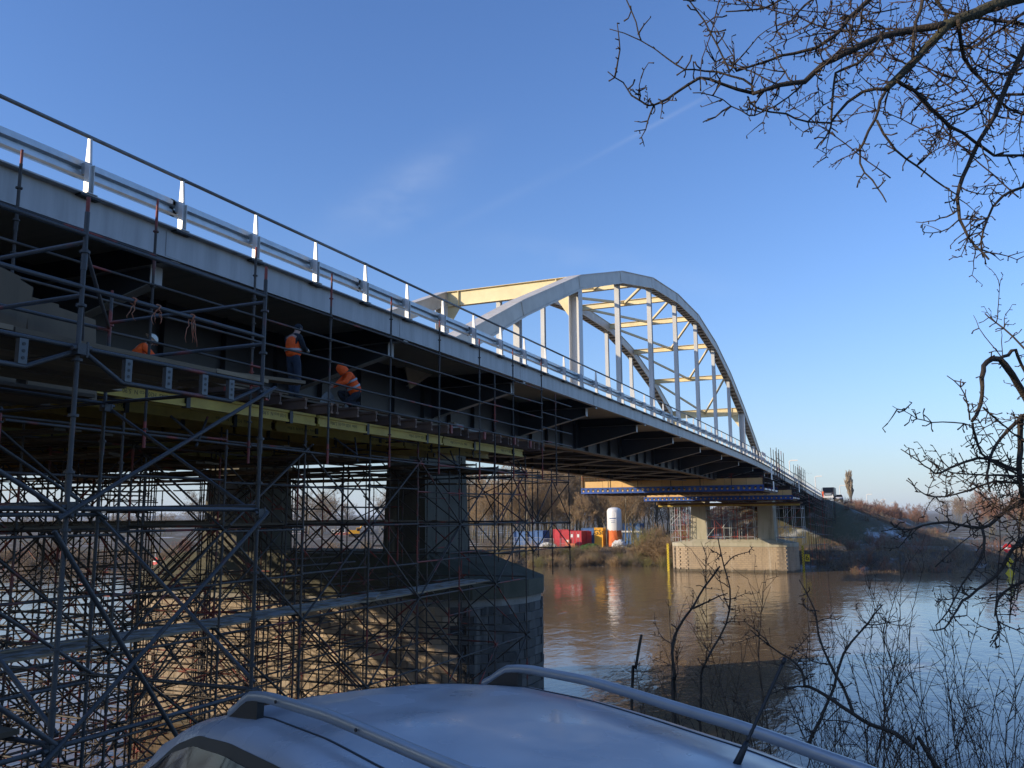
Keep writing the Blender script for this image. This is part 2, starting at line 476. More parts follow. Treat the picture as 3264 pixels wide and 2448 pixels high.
def water_mat():
    m = bpy.data.materials.new('river_water'); m.use_nodes = True
    N, L = m.node_tree.nodes, m.node_tree.links; b = N['Principled BSDF']
    b.inputs['Base Color'].default_value = (.21, .145, .082, 1); b.inputs['Roughness'].default_value = .045
    b.inputs['IOR'].default_value = 1.33
    geo = N.new('ShaderNodeNewGeometry')
    h = None
    for sc, st, w in ((.55, (1, .55, 1), 1.0), (1.7, (.8, .45, 1), .42), (5.5, (.8, .6, 1), .11)):
        mp = N.new('ShaderNodeMapping'); mp.inputs['Scale'].default_value = st; L.new(geo.outputs['Position'], mp.inputs[0])
        n = N.new('ShaderNodeTexNoise'); n.inputs['Scale'].default_value = sc; n.inputs['Detail'].default_value = 3; n.inputs['Distortion'].default_value = .6
        L.new(mp.outputs[0], n.inputs['Vector'])
        x = N.new('ShaderNodeMath'); x.operation = 'MULTIPLY'; x.inputs[1].default_value = w; L.new(n.outputs['Fac'], x.inputs[0])
        if h is None: h = x.outputs[0]
        else:
            a = N.new('ShaderNodeMath'); a.operation = 'ADD'; L.new(h, a.inputs[0]); L.new(x.outputs[0], a.inputs[1]); h = a.outputs[0]
    # calmer and rougher stretches of the current
    n = N.new('ShaderNodeTexNoise'); n.inputs['Scale'].default_value = .06; n.inputs['Detail'].default_value = 3; L.new(geo.outputs['Position'], n.inputs['Vector'])
    x = N.new('ShaderNodeMapRange'); x.inputs['From Min'].default_value = .35; x.inputs['From Max'].default_value = .65
    x.inputs['To Min'].default_value = .35; x.inputs['To Max'].default_value = 1.
    L.new(n.outputs['Fac'], x.inputs['Value'])
    bp = N.new('ShaderNodeBump'); bp.inputs['Distance'].default_value = .08
    L.new(x.outputs[0], bp.inputs['Strength']); L.new(h, bp.inputs['Height']); L.new(bp.outputs[0], b.inputs['Normal'])
    MATS['river_water'] = m
water_mat()
b = MB().add([(-6000, -3000, WATER), (6000, -3000, WATER), (6000, 230, WATER), (-6000, 230, WATER)], [(0, 1, 2, 3)])
struct('river', b, 'river_water')
b = MB(); rs = frange(204.2, 520, 6.)
b.add([(road_cx(s)+dx, s, zroad(s)+.02) for s in rs for dx in (-9.5, 9.5)], [(i*2, i*2+1, i*2+3, i*2+2) for i in range(len(rs)-1)])
struct('approach_road', b, 'asphalt')
# low wooded hills on the horizon
b = MB(); rnd = random.Random(3)
n = 70; vs = []
for i in range(n+1):
    a = rad(-75+i*105/n); R = 5200
    hgt = 8+9*math.sin(i*.35)+6*math.sin(i*.83+1)+rnd.uniform(-3, 3)
    vs += [(R*math.sin(a), R*math.cos(a), -10), (R*math.sin(a)*1.02, R*math.cos(a)*1.02, hgt+6), (R*math.sin(a)*1.3, R*math.cos(a)*1.3, hgt+10)]
fs = []
for i in range(n):
    o = i*3; fs += [(o, o+3, o+4, o+1), (o+1, o+4, o+5, o+2)]
b.add(vs, fs, 0, True)
struct('hills', b, 'hill')
# ------------------------------------------------------------------ the arch bridge
S0, S1 = -26., 204.
NX, FX = -19.0, -29.3                                   # planes of the two arches and main girders
LX, RX = -33.98, -14.32                                 # deck edges
bridge = thing('arch_bridge', 'long steel arch bridge with grey edge beam crossing the river', 'bridge', (0, 0, 0))
ss = frange(S0, S1, 5.)
part('deck', MB().sweep([(LX+.1, -.03), (RX-.23, -.03), (RX-.23, -.24), (LX+.1, -.24)], ss, zd), 'soffit', bridge)
part('roadway', MB().sweep([(NX-.8, .03), (FX+.8, .03), (FX+.8, -.026), (NX-.8, -.026)], ss, zd), 'asphalt', bridge)
# edge beams in 10 m lengths
prof = [(RX, 0), (RX, -.03), (RX-.17, -.035), (RX-.17, -.715), (RX-.02, -.72), (RX-.02, -.745), (RX-.22, -.75), (RX-.22, -.2), (RX-.26, 0)]
k = 0
s = S0
while s < S1-1:
    e = min(s+9.985, S1)
    part('edge_beam', MB().sweep(prof, frange(s, e, 5.), zd), 'paint_grey', bridge)
    part('edge_beam', MB().sweep([(LX+RX-x, d) for x, d in reversed(prof)], frange(s, e, 5.), zd), 'paint_grey', bridge)
    s += 10
def joint_plate(s):
    b = MB(); z = zd(s)
    b.box(RX-.168, RX-.158, s-.22, s+.22, z-.66, z-.10)
    part('splice_plate', b, 'paint_grey', bridge)
s = S0+10
while s < S1-5: joint_plate(s); s += 10
# main girders
for X in (NX, FX):
    b = MB()
    b.sweep([(X-.02, -.25), (X+.02, -.25), (X+.02, -2.30), (X-.02, -2.30)], ss, zd)
    s = S0+1.5
    while s < S1:
        for sd in (-1, 1): b.box(X+sd*.02 if sd > 0 else X-.22, X+.22 if sd > 0 else X-.02, s-.012, s+.012, zd(s)-2.29, zd(s)-.26)
        s += 2.5
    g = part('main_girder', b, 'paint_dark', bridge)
    part('bottom_flange', MB().sweep([(X-.34, -2.30), (X+.34, -2.30), (X+.34, -2.36), (X-.34, -2.36)], ss, zd), 'flange_brown', g)
# cantilever brackets every 10 m on both sides
def bracket(s, right):
    def fx(x): return x if right else LX+RX-x
    z = zd(s); b = MB()
    poly = [(-18.98, -.245), (-14.5, -.245), (-14.5, -.79), (-14.98, -.79), (-14.98, -1.2), (-18.98, -2.15)]
    poly = [(fx(x), z+d) for x, d in poly]
    b.prism(poly, 'y', s-.012, s+.012)
    o = part('bracket', b, 'paint_dark', bridge)
    c = MB()
    def strip(x0, z0, x1, z1, w, t):
        x0, x1 = fx(x0), fx(x1)
        c.hexa([(x0, s-w, z+z0-t), (x1, s-w, z+z1-t), (x1, s+w, z+z1-t), (x0, s+w, z+z0-t)], [(x0, s-w, z+z0), (x1, s-w, z+z1), (x1, s+w, z+z1), (x0, s+w, z+z0)])
    strip(-14.985, -1.205, -18.76, -2.105, .15, .022)
    strip(-14.38, -.775, -18.76, -.775, .13, .02)
    xx = sorted((fx(-14.93), fx(-14.96+.02))); c.box(min(fx(-14.975), fx(-14.95)), max(fx(-14.975), fx(-14.95)), s-.17, s+.17, z-1.24, z-.80)
    c.box(min(fx(-14.42), fx(-14.395)), max(fx(-14.42), fx(-14.395)), s-.13, s+.13, z-.86, z-.752)
    part('bracket_flange', c, 'paint_grey', o)
s = 4-30.
while s < S1:
    bracket(s, True); bracket(s, False); s += 10
# cross girders and wind bracing between the main girders
s = 4-30.
i = 0
while s < S1:
    z = zd(s); b = MB()
    b.box(FX+.03, NX-.03, s-.012, s+.012, z-1.5, z-.245)
    b.box(FX+.24, NX-.24, s-.14, s+.14, z-1.525, z-1.502)
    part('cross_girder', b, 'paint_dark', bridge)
    if i % 2 == 0 and s+10 < S1:
        z2 = zd(s+10)
        for a, c in ((FX+.35, NX-.35), (NX-.35, FX+.35)):
            bar('wind_brace', (a, s, z-2.2), (c, s+10, z2-2.2-(.13 if a == FX+.35 else 0)), .06, 'paint_grey', bridge, 6)
    s += 5; i += 1
# arches
TOP = [(31, 6.3), (34, 7.75), (44, 12.25), (54, 16.28), (64, 19.2), (74, 21.2), (84, 22.05), (94, 22.05), (104, 20.75), (114, 18.35), (124, 15.05), (134, 11.2), (144, 6.9), (147, 5.5)]
DEP = 1.0
def arch_norms():
    out = []
    for i, (s, z) in enumerate(TOP):
        a = TOP[max(i-1, 0)]; c = TOP[min(i+1, len(TOP)-1)]
        d = Vector((c[0]-a[0], c[1]-a[1])).normalized(); out.append(Vector((-d.y, d.x)))
    return out
NRM = arch_norms()
def apt(i, off): s, z = TOP[i]; return (s+NRM[i].x*off, z+NRM[i].y*off)
def arch_z(s, off=0.):
    for (a, za), (c, zc) in zip(TOP, TOP[1:]):
        if s <= c:
            d = Vector((c-a, zc-za)).normalized()
            return lerp(za, zc, (s-a)/(c-a))+off/d.x
    return TOP[-1][1]
def strip_along(b, x0, x1, o0, o1):
    """box-like strip following the arch between two offsets"""
    n = len(TOP); vs = []
    for i in range(n):
        p, q = apt(i, o0), apt(i, o1)
        vs += [(x0, p[0], p[1]), (x1, p[0], p[1]), (x1, q[0], q[1]), (x0, q[0], q[1])]
    fs = [(0, 1, 2, 3), tuple((n-1)*4+k for k in (3, 2, 1, 0))]
    for i in range(n-1):
        for k in range(4): fs.append((i*4+k, i*4+(k+1) % 4, (i+1)*4+(k+1) % 4, (i+1)*4+k)[::-1])
    b.add(vs, fs)
batten_me = MB().box(-.36, .36, -.2, .2, -.02, .02).mesh('batten', 'paint_arch')
for X in (NX, FX):
    b = MB()
    strip_along(b, X-.47, X+.47, -.05, 0.)              # cover plate
    strip_along(b, X+.35, X+.40, -DEP, -.052)           # side plates
    strip_along(b, X-.40, X-.35, -DEP, -.052)
    strip_along(b, X+.404, X+.44, -DEP, -DEP+.12)       # lower angles
    strip_along(b, X-.44, X-.404, -DEP, -DEP+.12)
    for i in range(2, len(TOP)-1):                      # riveted splice plates at the kinks
        p, q = apt(i, -.06), apt(i, -DEP+.13)
        d = Vector((-NRM[i].y*-1, NRM[i].x*-1))
        for x in (X+.402, X-.424):
            w = .45
            b.add([(x+dx, pp[0]+d.x*k*w, pp[1]+d.y*k*w) for dx in (0, .022) for pp, k in ((p, -1), (p, 1), (q, 1), (q, -1))],
                  [(0, 1, 2, 3), (7, 6, 5, 4), (0, 4, 5, 1), (1, 5, 6, 2), (2, 6, 7, 3), (3, 7, 4, 0)])
    rib = part('arch_rib', b, 'paint_arch', bridge)
    for i in range(len(TOP)-1):                         # batten plates closing the underside
        p, q = apt(i, -DEP+.03), apt(i+1, -DEP+.03)
        L = math.hypot(q[0]-p[0], q[1]-p[1]); ang = math.atan2(q[1]-p[1], q[0]-p[0])
        n = max(1, int(L/1.05))
        for k in range(n):
            t = (k+.5)/n
            o = link('batten', batten_me, rib, (X, lerp(p[0], q[0], t), lerp(p[1], q[1], t)))
            o.rotation_euler = (ang, 0, 0)
# hangers: rolled H sections; the portal legs are heavier and end in a flared head
for X in (NX, FX):
    for k in range(10):
        s = 44+10*k; z0 = zd(s)-.02; z1 = arch_z(s, -DEP)+.1
        b = MB(); portal = k in (1, 8)
        w, d, t = (.36, .40, .035) if portal else (.19, .21, .03)
        if not portal:
            b.box(X-w, X+w, s-d, s-d+t, z0, z1); b.box(X-w, X+w, s+d-t, s+d, z0, z1); b.box(X-.015, X+.015, s-d+t, s+d-t, z0, z1)
        else:
            b.box(X-w, X-w+t, s-d, s+d, z0, z1); b.box(X+w-t, X+w, s-d, s+d, z0, z1); b.box(X-w+t, X+w-t, s-.02, s+.02, z0, z1)
            b.box(X-w+t, X+w-t, s-d+.02, s-d+.05, z0, z0+1.1)
        part('portal_leg' if portal else 'hanger', b, 'paint_hanger', bridge)
# portal frames and top bracing
for k in range(1, 9):
    s = 44+10*k; zt = arch_z(s)
    b = MB(); portal = k in (1, 8)
    dep = 1.05 if portal else .5
    z1 = zt-.12; z0 = z1-dep
    xa, xb = FX+.45, NX-.45
    b.box(xa, xb, s-.02, s+.02, z0, z1)
    b.box(xa, xb, s-.2, s+.2, z1+.003, z1+.033); b.box(xa, xb, s-.2, s+.2, z0-.033, z0-.003)
    if portal:
        for e, sg in ((xb, -1), (xa, 1)):               # knee plates
            b.prism([(e, z0-.04), (e+sg*1.1, z0-.04), (e, z0-1.7)], 'y', s-.03, s+.03)
            b.box(e+sg*.9-.03, e+sg*.9+.03, s-.16, s-.022, z0, z1)
    part('portal_beam' if portal else 'top_cross_beam', b, 'paint_cream', bridge)
    if k >= 2:
        sp = s-10; zp = arch_z(sp)-.35; zm = (z0+z1)/2
        for X in (NX-.4, FX+.4):
            e = Vector((X, sp+.3, zp)); m_ = Vector(((NX+FX)/2, s-.05, zm))
            d = (m_-e); L = d.length; d.normalize()
            up = Vector((0, 0, 1)); sd = d.cross(up).normalized(); up = sd.cross(d)
            c = MB(); h, w = .115, .10
            c.hexa([e-sd*w-up*h, m_-sd*w-up*h, m_+sd*w-up*h, e+sd*w-up*h], [e-sd*w+up*h, m_-sd*w+up*h, m_+sd*w+up*h, e+sd*w+up*h])
            part('diagonal_brace', c, 'paint_cream', bridge)

# ------------------------------------------------------------------ railing along the deck edge
rail = thing('bridge_railing', 'galvanised guardrail and handrail on pale posts along the bridge edge', 'railing', (RX, 11.65, zd(11.65)))
b = MB()
b.box(-.075, .065, -.065, -.052, .015, .64); b.box(-.075, .065, .052, .065, .015, .64); b.box(-.012, .002, -.052, .052, .015, .64)
b.hexa([(-.075, -.06, .64), (.055, -.06, .64), (.055, .0, .64), (-.075, .0, .64)], [(-.05, -.06, 1.19), (.012, -.06, 1.19), (.012, .0, 1.19), (-.05, .0, 1.19)])
b.box(-.13, .12, -.13, .13, 0., .015)
post_me = b.mesh('post', 'post_white')
plate_me = MB().box(-.11, .055, -.24, .24, -.03, .0).mesh('anchor_plate', 'plastic_black')
clamp_me = MB().box(-.20, -.088, -.045, .045, .46, .70).mesh('spacer', 'galvanised')
k = -14
while True:
    s = 11.6467+2.5*k
    if s > 199: break
    off = Vector((RX-.09, s, zd(s)))-rail.location
    p = link('post', post_me, rail, off)
    link('spacer', clamp_me, p); link('anchor_plate', plate_me, p, (.03, 0, -.04))
    k += 1
s = 11.6467-2.5*14
wprof = [(0, .0), (.0, .03), (.07, .06), (.07, .14), (-.03, .17), (-.03, .23), (.07, .26), (.07, .36), (0, .39), (0, .42)]
wp = [(RX-.35+x, .37+z) for x, z in wprof]; wp = wp+[(x-.006, z) for x, z in reversed(wp)]
while s < 198:
    e = s+7.5
    part('guardrail_beam', MB().sweep(wp, frange(s-.12, e, 3.8), zd), 'guardrail_steel', rail)
    hz = lambda q: zd(q)+1.225
    part('handrail', MB().path([(RX-.11, q, hz(q)) for q in frange(s+.005, e-.005, 3.7)], [.042]*3, 10), 'handrail_steel', rail)
    part('rail_sleeve', MB().path([(RX-.11, q, hz(q)) for q in (s-.08, s+.08)], [.047]*2, 10), 'handrail_steel', rail)
    s = e

# ------------------------------------------------------------------ piers
def outline(xl, xr, y0, y1, nose, n=7):
    """plan of a pier with rounded cutwaters: list of (x, y), counter-clockwise"""
    P = []; cy = (y0+y1)/2; hy = (y1-y0)/2
    for i in range(n+1):
        a = -PI/2+PI*i/n; P.append((xr-nose+nose*math.cos(a), cy+hy*math.sin(a)))
    for i in range(n+1):
        a = PI/2+PI*i/n; P.append((xl+nose+nose*math.cos(a), cy+hy*math.sin(a)))
    return P
def resample(P, step):
    out = []; n = len(P); carry = 0.
    tot = sum(math.dist(P[i], P[(i+1) % n]) for i in range(n)); m = max(8, round(tot/step)); st = tot/m
    acc = 0.; i = 0; seg0 = 0.
    for k in range(m):
        t = k*st
        while True:
            L = math.dist(P[i], P[(i+1) % n])
            if t <= seg0+L+1e-9: break
            seg0 += L; i += 1
        u = (t-seg0)/max(L, 1e-9)
        out.append((lerp(P[i][0], P[(i+1) % n][0], u), lerp(P[i][1], P[(i+1) % n][1], u), math.atan2(P[(i+1) % n][1]-P[i][1], P[(i+1) % n][0]-P[i][0])))
    return out, st
def loop_wall(b, P, z0, Q, z1, mi=0):
    n = len(P)
    b.add([(x, y, z0) for x, y in P]+[(x, y, z1) for x, y in Q], [(i, (i+1) % n, n+(i+1) % n, n+i) for i in range(n)], mi)
def scaled(P, xl, xr, y0, y1, d):
    cx, cy = (xl+xr)/2, (y0+y1)/2
    return [(cx+(x-cx)*(1+2*d/(xr-xl)), cy+(y-cy)*(1+2*d/(y1-y0))) for x, y in P]
def pier(label, xl, xr, y0, y1, zb, zc, ztop, cols, bm, bl, bh, individual, colmat, capmat='concrete_moss', nose='brick_dark'):
    """brick body from below the water to zb, concrete band to zc, hipped cap up to ztop, columns"""
    t = thing('bridge_pier', label, 'pier', ((xl+xr)/2, (y0+y1)/2, WATER))
    P = outline(xl, xr, y0, y1, 2.6)
    b = MB(); Pi = scaled(P, xl, xr, y0, y1, -.05)
    loop_wall(b, Pi, -11.5, Pi, zb)
    part('core', b, 'mortar', t)
    b = MB(); Po = scaled(P, xl, xr, y0, y1, .07)
    loop_wall(b, Po, zb, Po, zc); b.add([(x, y, zb) for x, y in Po], [tuple(range(len(Po)-1, -1, -1))])
    Pt = [(max(min(x, max(c[1] for c in cols)+.6), min(c[0] for c in cols)-.6), lerp(y, (y0+y1)/2, .22)) for x, y in Po]
    loop_wall(b, Po, zc, Pt, ztop); b.add([(x, y, ztop) for x, y in Pt], [tuple(range(len(Pt)))])
    part('cap', b, capmat, t)
    for x0, x1, a, c, zt in cols:
        b = MB(); e = .16
        b.hexa([(x0-e, a-e, ztop-.4), (x1+e, a-e, ztop-.4), (x1+e, c+e, ztop-.4), (x0-e, c+e, ztop-.4)], [(x0, a, zt), (x1, a, zt), (x1, c, zt), (x0, c, zt)])
        b.box(x0+.25, x1-.25, a+.4, c-.4, zt+.002, zt+.4)
        part('column', b, colmat, t)
    rnd = random.Random(7)
    z = WATER-.6; row = 0; rest = MB(); count = 0; bricks = []
    bdk = MB().box(-bl*.47, bl*.475, -.11, .125, -bh*.455, bh*.46).mesh('brick', nose)
    bme = [MB().box(-bl*.48, bl*.48, -.11, .11, -bh*.46, bh*.46).mesh('brick', bm), MB().box(-bl*.475, bl*.47, -.11, .118, -bh*.455, bh*.46).mesh('brick', bm)]
    while z+bh < zb+.01:
        pts, st = resample(P, bl)
        sh = .5*st if row % 2 else 0.
        for x, y, a in pts:
            x += math.cos(a)*sh; y += math.sin(a)*sh
            out = Vector((math.sin(a), -math.cos(a)))
            j = rnd.uniform(-.012, .012)
            bricks.append((x-out.x*.09+out.x*j, y-out.y*.09+out.y*j, z+bh/2, a))
        z += bh; row += 1
    # the bricks that show largest are pieces of their own, the others one joined part
    bricks.sort(key=lambda q: individual(q))
    for q in bricks[:290]:
        if individual(q) > 1e6: break
        o = link('brick', bdk if q[0] > xr-2.3 else rnd.choice(bme), t, Vector(q[:3])-t.location); o.rotation_euler = (0, 0, q[3]); count += 1
    for x, y, zz, a in bricks[count:]:
        if zz < WATER-.4: continue
        c, sn = math.cos(a), math.sin(a); hl, hh = bl*.48, bh*.46; o_ = .11
        vs = [(x+c*u-sn*v, y+sn*u+c*v, zz+w) for w in (-hh, hh) for u, v in ((-hl, -o_), (hl, -o_), (hl, o_), (-hl, o_))]
        rest.add(vs, [(0, 3, 2, 1), (4, 5, 6, 7), (0, 1, 5, 4), (1, 2, 6, 5), (2, 3, 7, 6), (3, 0, 4, 7)], 1 if x > xr-2.3 else 0)
    part('brickwork', rest, [bm, nose], t, kind='stuff')
    return t
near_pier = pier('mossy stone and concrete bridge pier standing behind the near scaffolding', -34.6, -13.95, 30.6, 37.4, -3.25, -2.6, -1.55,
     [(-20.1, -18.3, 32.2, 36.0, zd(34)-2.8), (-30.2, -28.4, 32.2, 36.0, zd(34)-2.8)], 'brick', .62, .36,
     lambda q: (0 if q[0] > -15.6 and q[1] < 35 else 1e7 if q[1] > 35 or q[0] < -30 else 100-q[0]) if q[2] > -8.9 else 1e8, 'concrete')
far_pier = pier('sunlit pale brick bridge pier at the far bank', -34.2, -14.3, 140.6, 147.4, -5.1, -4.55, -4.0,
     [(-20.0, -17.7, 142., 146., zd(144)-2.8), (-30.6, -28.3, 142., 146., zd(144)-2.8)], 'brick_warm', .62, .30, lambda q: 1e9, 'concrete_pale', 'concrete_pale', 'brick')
# abutment behind the far approach
ab = thing('bridge_abutment', 'grey concrete abutment wall at the far end of the bridge', 'abutment', (-24, 206, -6))
part('wall', MB().box(-35.2, -13.1, 203.2, 207, -7, zd(204)-.3), 'concrete', ab)
part('wing_wall', MB().box(-13.05, -12.4, 200.5, 215, -7, zd(206)-.6), 'concrete', ab)
# ------------------------------------------------------------------ scaffolding under the near span
R = .0242
rnd = random.Random(11)
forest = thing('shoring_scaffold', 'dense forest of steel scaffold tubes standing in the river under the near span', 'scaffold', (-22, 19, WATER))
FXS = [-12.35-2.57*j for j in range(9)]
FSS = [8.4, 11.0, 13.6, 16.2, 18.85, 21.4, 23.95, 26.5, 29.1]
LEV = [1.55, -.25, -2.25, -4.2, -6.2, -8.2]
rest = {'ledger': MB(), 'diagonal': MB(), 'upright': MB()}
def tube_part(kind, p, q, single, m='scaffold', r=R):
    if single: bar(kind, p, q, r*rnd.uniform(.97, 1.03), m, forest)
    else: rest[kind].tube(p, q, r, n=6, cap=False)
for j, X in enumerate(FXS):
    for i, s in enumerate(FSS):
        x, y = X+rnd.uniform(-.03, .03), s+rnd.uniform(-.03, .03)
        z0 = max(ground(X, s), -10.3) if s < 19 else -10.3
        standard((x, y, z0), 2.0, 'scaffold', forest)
        if j % 3 == 1 and i % 2 == 0 and s > 10:        # doubled uprights of the towers
            standard((x+.26, y+.12, z0), 1.2, 'scaffold', forest)
    for i in range(len(FSS)-1):
        a, c = FSS[i], FSS[i+1]
        for l, z in enumerate(LEV):
            if z < ground(X, c)+.3 and c < 19: continue
            zz = z+rnd.uniform(-.04, .04)
            if rnd.random() < .94: tube_part('ledger', (X, a, zz), (X, c, zz), j == 0)
            if j == 0 and l in (1, 2) : tube_part('ledger', (X-.03, a, zz+.98), (X-.03, c, zz+.98), True)
            elif rnd.random() < .2: tube_part('ledger', (X, a, zz+.5), (X, c, zz+.5), False)
            if l < len(LEV)-1 and rnd.random() < (.85 if j == 0 else .7):
                zb = LEV[l+1]; off = -.05 if j % 2 else .05
                up = (i+l) % 2 == 0
                if rnd.random() < .15: up = not up
                p, q = ((X+off, a, zb), (X+off, c, z)) if up else ((X+off, a, z), (X+off, c, zb))
                p = Vector(p); q = Vector(q); d = (q-p).normalized()*.18
                tube_part('diagonal', p-d, q+d, j == 0)
for i, s in enumerate(FSS):
    for j in range(len(FXS)-1):
        a, c = FXS[j], FXS[j+1]
        for l, z in enumerate(LEV):
            if s < 19 and z < ground(a, s)+.3: continue
            zz = z+.06+rnd.uniform(-.03, .03)
            if rnd.random() < .95: tube_part('ledger', (a, s, zz), (c, s, zz), j == 0)
            if rnd.random() < .2: tube_part('ledger', (a, s, zz+.55), (c, s, zz+.55), False)
            if l < len(LEV)-1 and rnd.random() < .62:
                zb = LEV[l+1]; up = (i+j+l) % 2 == 0
                p, q = (Vector((a, s+.06, zb)), Vector((c, s+.06, z))) if up else (Vector((a, s+.06, z)), Vector((c, s+.06, zb)))
                d = (q-p).normalized()*.2
                tube_part('diagonal', p-d, q+d, j == 0)
# long raking tubes
for k in range(26):
    x = rnd.choice(FXS[1:]); s = rnd.uniform(9, 24); z = rnd.uniform(-8, -3)
    rest['diagonal'].tube((x+rnd.uniform(-.3, .3), s, z), (x+rnd.uniform(-.3, .3), s+rnd.choice((-1, 1))*rnd.uniform(3, 4.5), z+rnd.uniform(3, 4.5)), R, n=6)
# dense close set of low ledgers seen against the water
for j in range(8):                                       # the second set of uprights between the towers
    for i in range(8):
        x = FXS[j]-1.28+rnd.uniform(-.25, .25); s = FSS[i]+1.3+rnd.uniform(-.3, .3)
        if (s < 13 and x > -17) or (i+2*j) % 3: continue
        rest['upright'].tube((x, s, -10.3), (x, s, rnd.choice((1.5, 1.5, -.1, 2.0))), R, n=6)
        for z in (-7.2, -5.2, -3.2, -1.2, .7):
            if rnd.random() < .6: rest['ledger'].tube((x, s, z), (x, s+2.6, z+rnd.uniform(-.03, .03)), R, n=6, cap=False)
            if rnd.random() < .45: rest['diagonal'].tube((x, s, z), (x-2.5, s+.1, z+2.0), R, n=6, cap=False)
for k in range(16):
    x = rnd.uniform(-32, -15); s = rnd.uniform(10, 22); z = rnd.uniform(-7.5, -2.4)
    rest['ledger'].tube((x, s, z), (x+rnd.uniform(-.2, .2), s+rnd.uniform(5, 7.5), z), R, n=6)
for k in range(34):
    s = rnd.uniform(9, 29); z = rnd.uniform(-7.2, -2.4)
    rest['ledger'].tube((rnd.uniform(-16, -21), s, z), (rnd.uniform(-29, -34), s, z), R, n=6)
part('ledger', rest['ledger'], 'scaffold', forest, kind='stuff')
part('diagonal', rest['diagonal'], 'scaffold', forest, kind='stuff')
part('standard', rest['upright'], 'scaffold', forest, kind='stuff')
# working platforms inside it
def planks(parent, x0, x1, y0, y1, z, along, m='plank', w=.24, gap=.02, miss=.0, L=3.2):
    """loose scaffold boards side by side"""
    if along == 'y':
        x = x0
        while x+w <= x1+.01:
            y = y0+rnd.uniform(-.1, .1)
            while y < y1-.3:
                e = min(y+L*rnd.uniform(.85, 1.1), y1+rnd.uniform(-.1, .25))
                if rnd.random() >= miss: boxobj('plank', x, x+w, y, e, z, z+.045, m, parent, rnd.uniform(-.006, .006)).location.z += rnd.uniform(0, .02)
                y = e+.02
            x += w+gap
    else:
        y = y0
        while y+w <= y1+.01:
            x = x0
            while x < x1-.3:
                e = min(x+L*rnd.uniform(.85, 1.1), x1+rnd.uniform(-.1, .25))
                if rnd.random() >= miss: boxobj('plank', x, e, y, y+w, z, z+.045, m, parent, rnd.uniform(-.006, .006)).location.z += rnd.uniform(0, .02)
                x = e+.02
            y += w+gap
planks(forest, -13.55, -12.45, 8.4, 26.6, -2.17, 'y')
planks(forest, -24.9, -22.7, 11, 29.0, -.17, 'y', 'plank_dark', miss=.2)
planks(forest, -16.2, -14.9, 8.4, 29., -.2, 'y', 'plank_dark', miss=.25)
planks(forest, -19.9, -17.6, 8.4, 29.0, -.17, 'y', 'plank_dark', miss=.15)
planks(forest, -27.6, -25.4, 11, 29.0, -.15, 'y', 'plank_dark', miss=.2)
planks(forest, -32.8, -30.6, 13.6, 29.0, -.15, 'y', 'plank_dark', miss=.2)
for s in FSS[1:]:
    planks(forest, -33.2, -13.2, s-.9, s+.75, 1.62+rnd.uniform(-.12, .12), 'x', 'plank_dark', miss=.3, L=2.6)
    planks(forest, -33.2, -14.5, s-1.2, s-.2, 1.22+rnd.uniform(-.1, .1), 'x', 'plank_dark', miss=.45, L=2.6)
boxobj('plank', -13.1, -12.8, 19.2, 20.9, -2.10, -2.055, 'plank', forest, .5)

# uprights standing on the pier cap round its column
capsc = thing('pier_scaffold', 'open scaffold tubes standing on the cap of the near pier round its column', 'scaffold', (-17, 34, -1.6))
PX, PS = [-13.65, -15.2, -17.0, -21.6, -24.2], [30.9, 33.0, 35.2, 37.4]
for x in PX:
    for s in PS:
        if x < -16 and 31 < s < 37: continue
        z0 = -2.5 if x > -14 else -1.9 if x > -16 else -1.6
        standard((x, s, z0), 2.1, 'scaffold', capsc)
for z in (1.5, -.35, -1.45):
    for s in (30.9, 37.4):
        for a, c in zip(PX, PX[1:]): bar('ledger', (a, s, z), (c, s, z), R, 'scaffold', capsc)
    for x in PX[:2]:
        for a, c in zip(PS, PS[1:]): bar('ledger', (x, a, z+.05), (x, c, z+.05), R, 'scaffold', capsc)
for x in PX[:2]:
    for k, (a, c) in enumerate(zip(PS, PS[1:])):
        for z0, z1 in ((-.35, 1.5), (-1.45, -.35)):
            p, q = ((x+.05, a, z0), (x+.05, c, z1)) if k % 2 else ((x+.05, a, z1), (x+.05, c, z0))
            bar('diagonal', p, q, R, 'scaffold', capsc)
for s in (30.9, 37.4):
    for k, (a, c) in enumerate(zip(PX, PX[1:])):
        p, q = ((a, s+.05, -.35), (c, s+.05, 1.5)) if k % 2 else ((a, s+.05, 1.5), (c, s+.05, -.35))
        bar('diagonal', p, q, R, 'scaffold', capsc)
for k in range(5): bar('ledger', (-13.2, 28.6+k*2.1, 1.75), (-21, 28.6+k*2.1, 1.75), R, 'scaffold', capsc)

# ------------------------------------------------------------------ formwork platform hung under the near span
form = thing('formwork_platform', 'timber formwork platform on yellow beams under the near span', 'platform', (-22, 12, 2.05))
beam_prof = [(-.04, -.1), (.04, -.1), (.04, -.06), (.0135, -.06), (.0135, .06), (.04, .06), (.04, .1), (-.04, .1), (-.04, .06), (-.0135, .06), (-.0135, -.06), (-.04, -.06)]
def hbeam(L, m, k=1.25):
    b = MB(); n = len(beam_prof)
    vs = [(x*k, y, z*k) for y in (0, L) for x, z in beam_prof]
    b.add(vs, [tuple(range(n-1, -1, -1)), tuple(range(n, 2*n))]+[(i, (i+1) % n, n+(i+1) % n, n+i) for i in range(n)][::1])
    return b.mesh('formwork_beam', m)
HB = {L: hbeam(L, 'beam_yellow') for L in (5.9, 3.9)}
letters = text_mesh('doka  H20 eco N  5,90m', .11, 'ink', .0006)
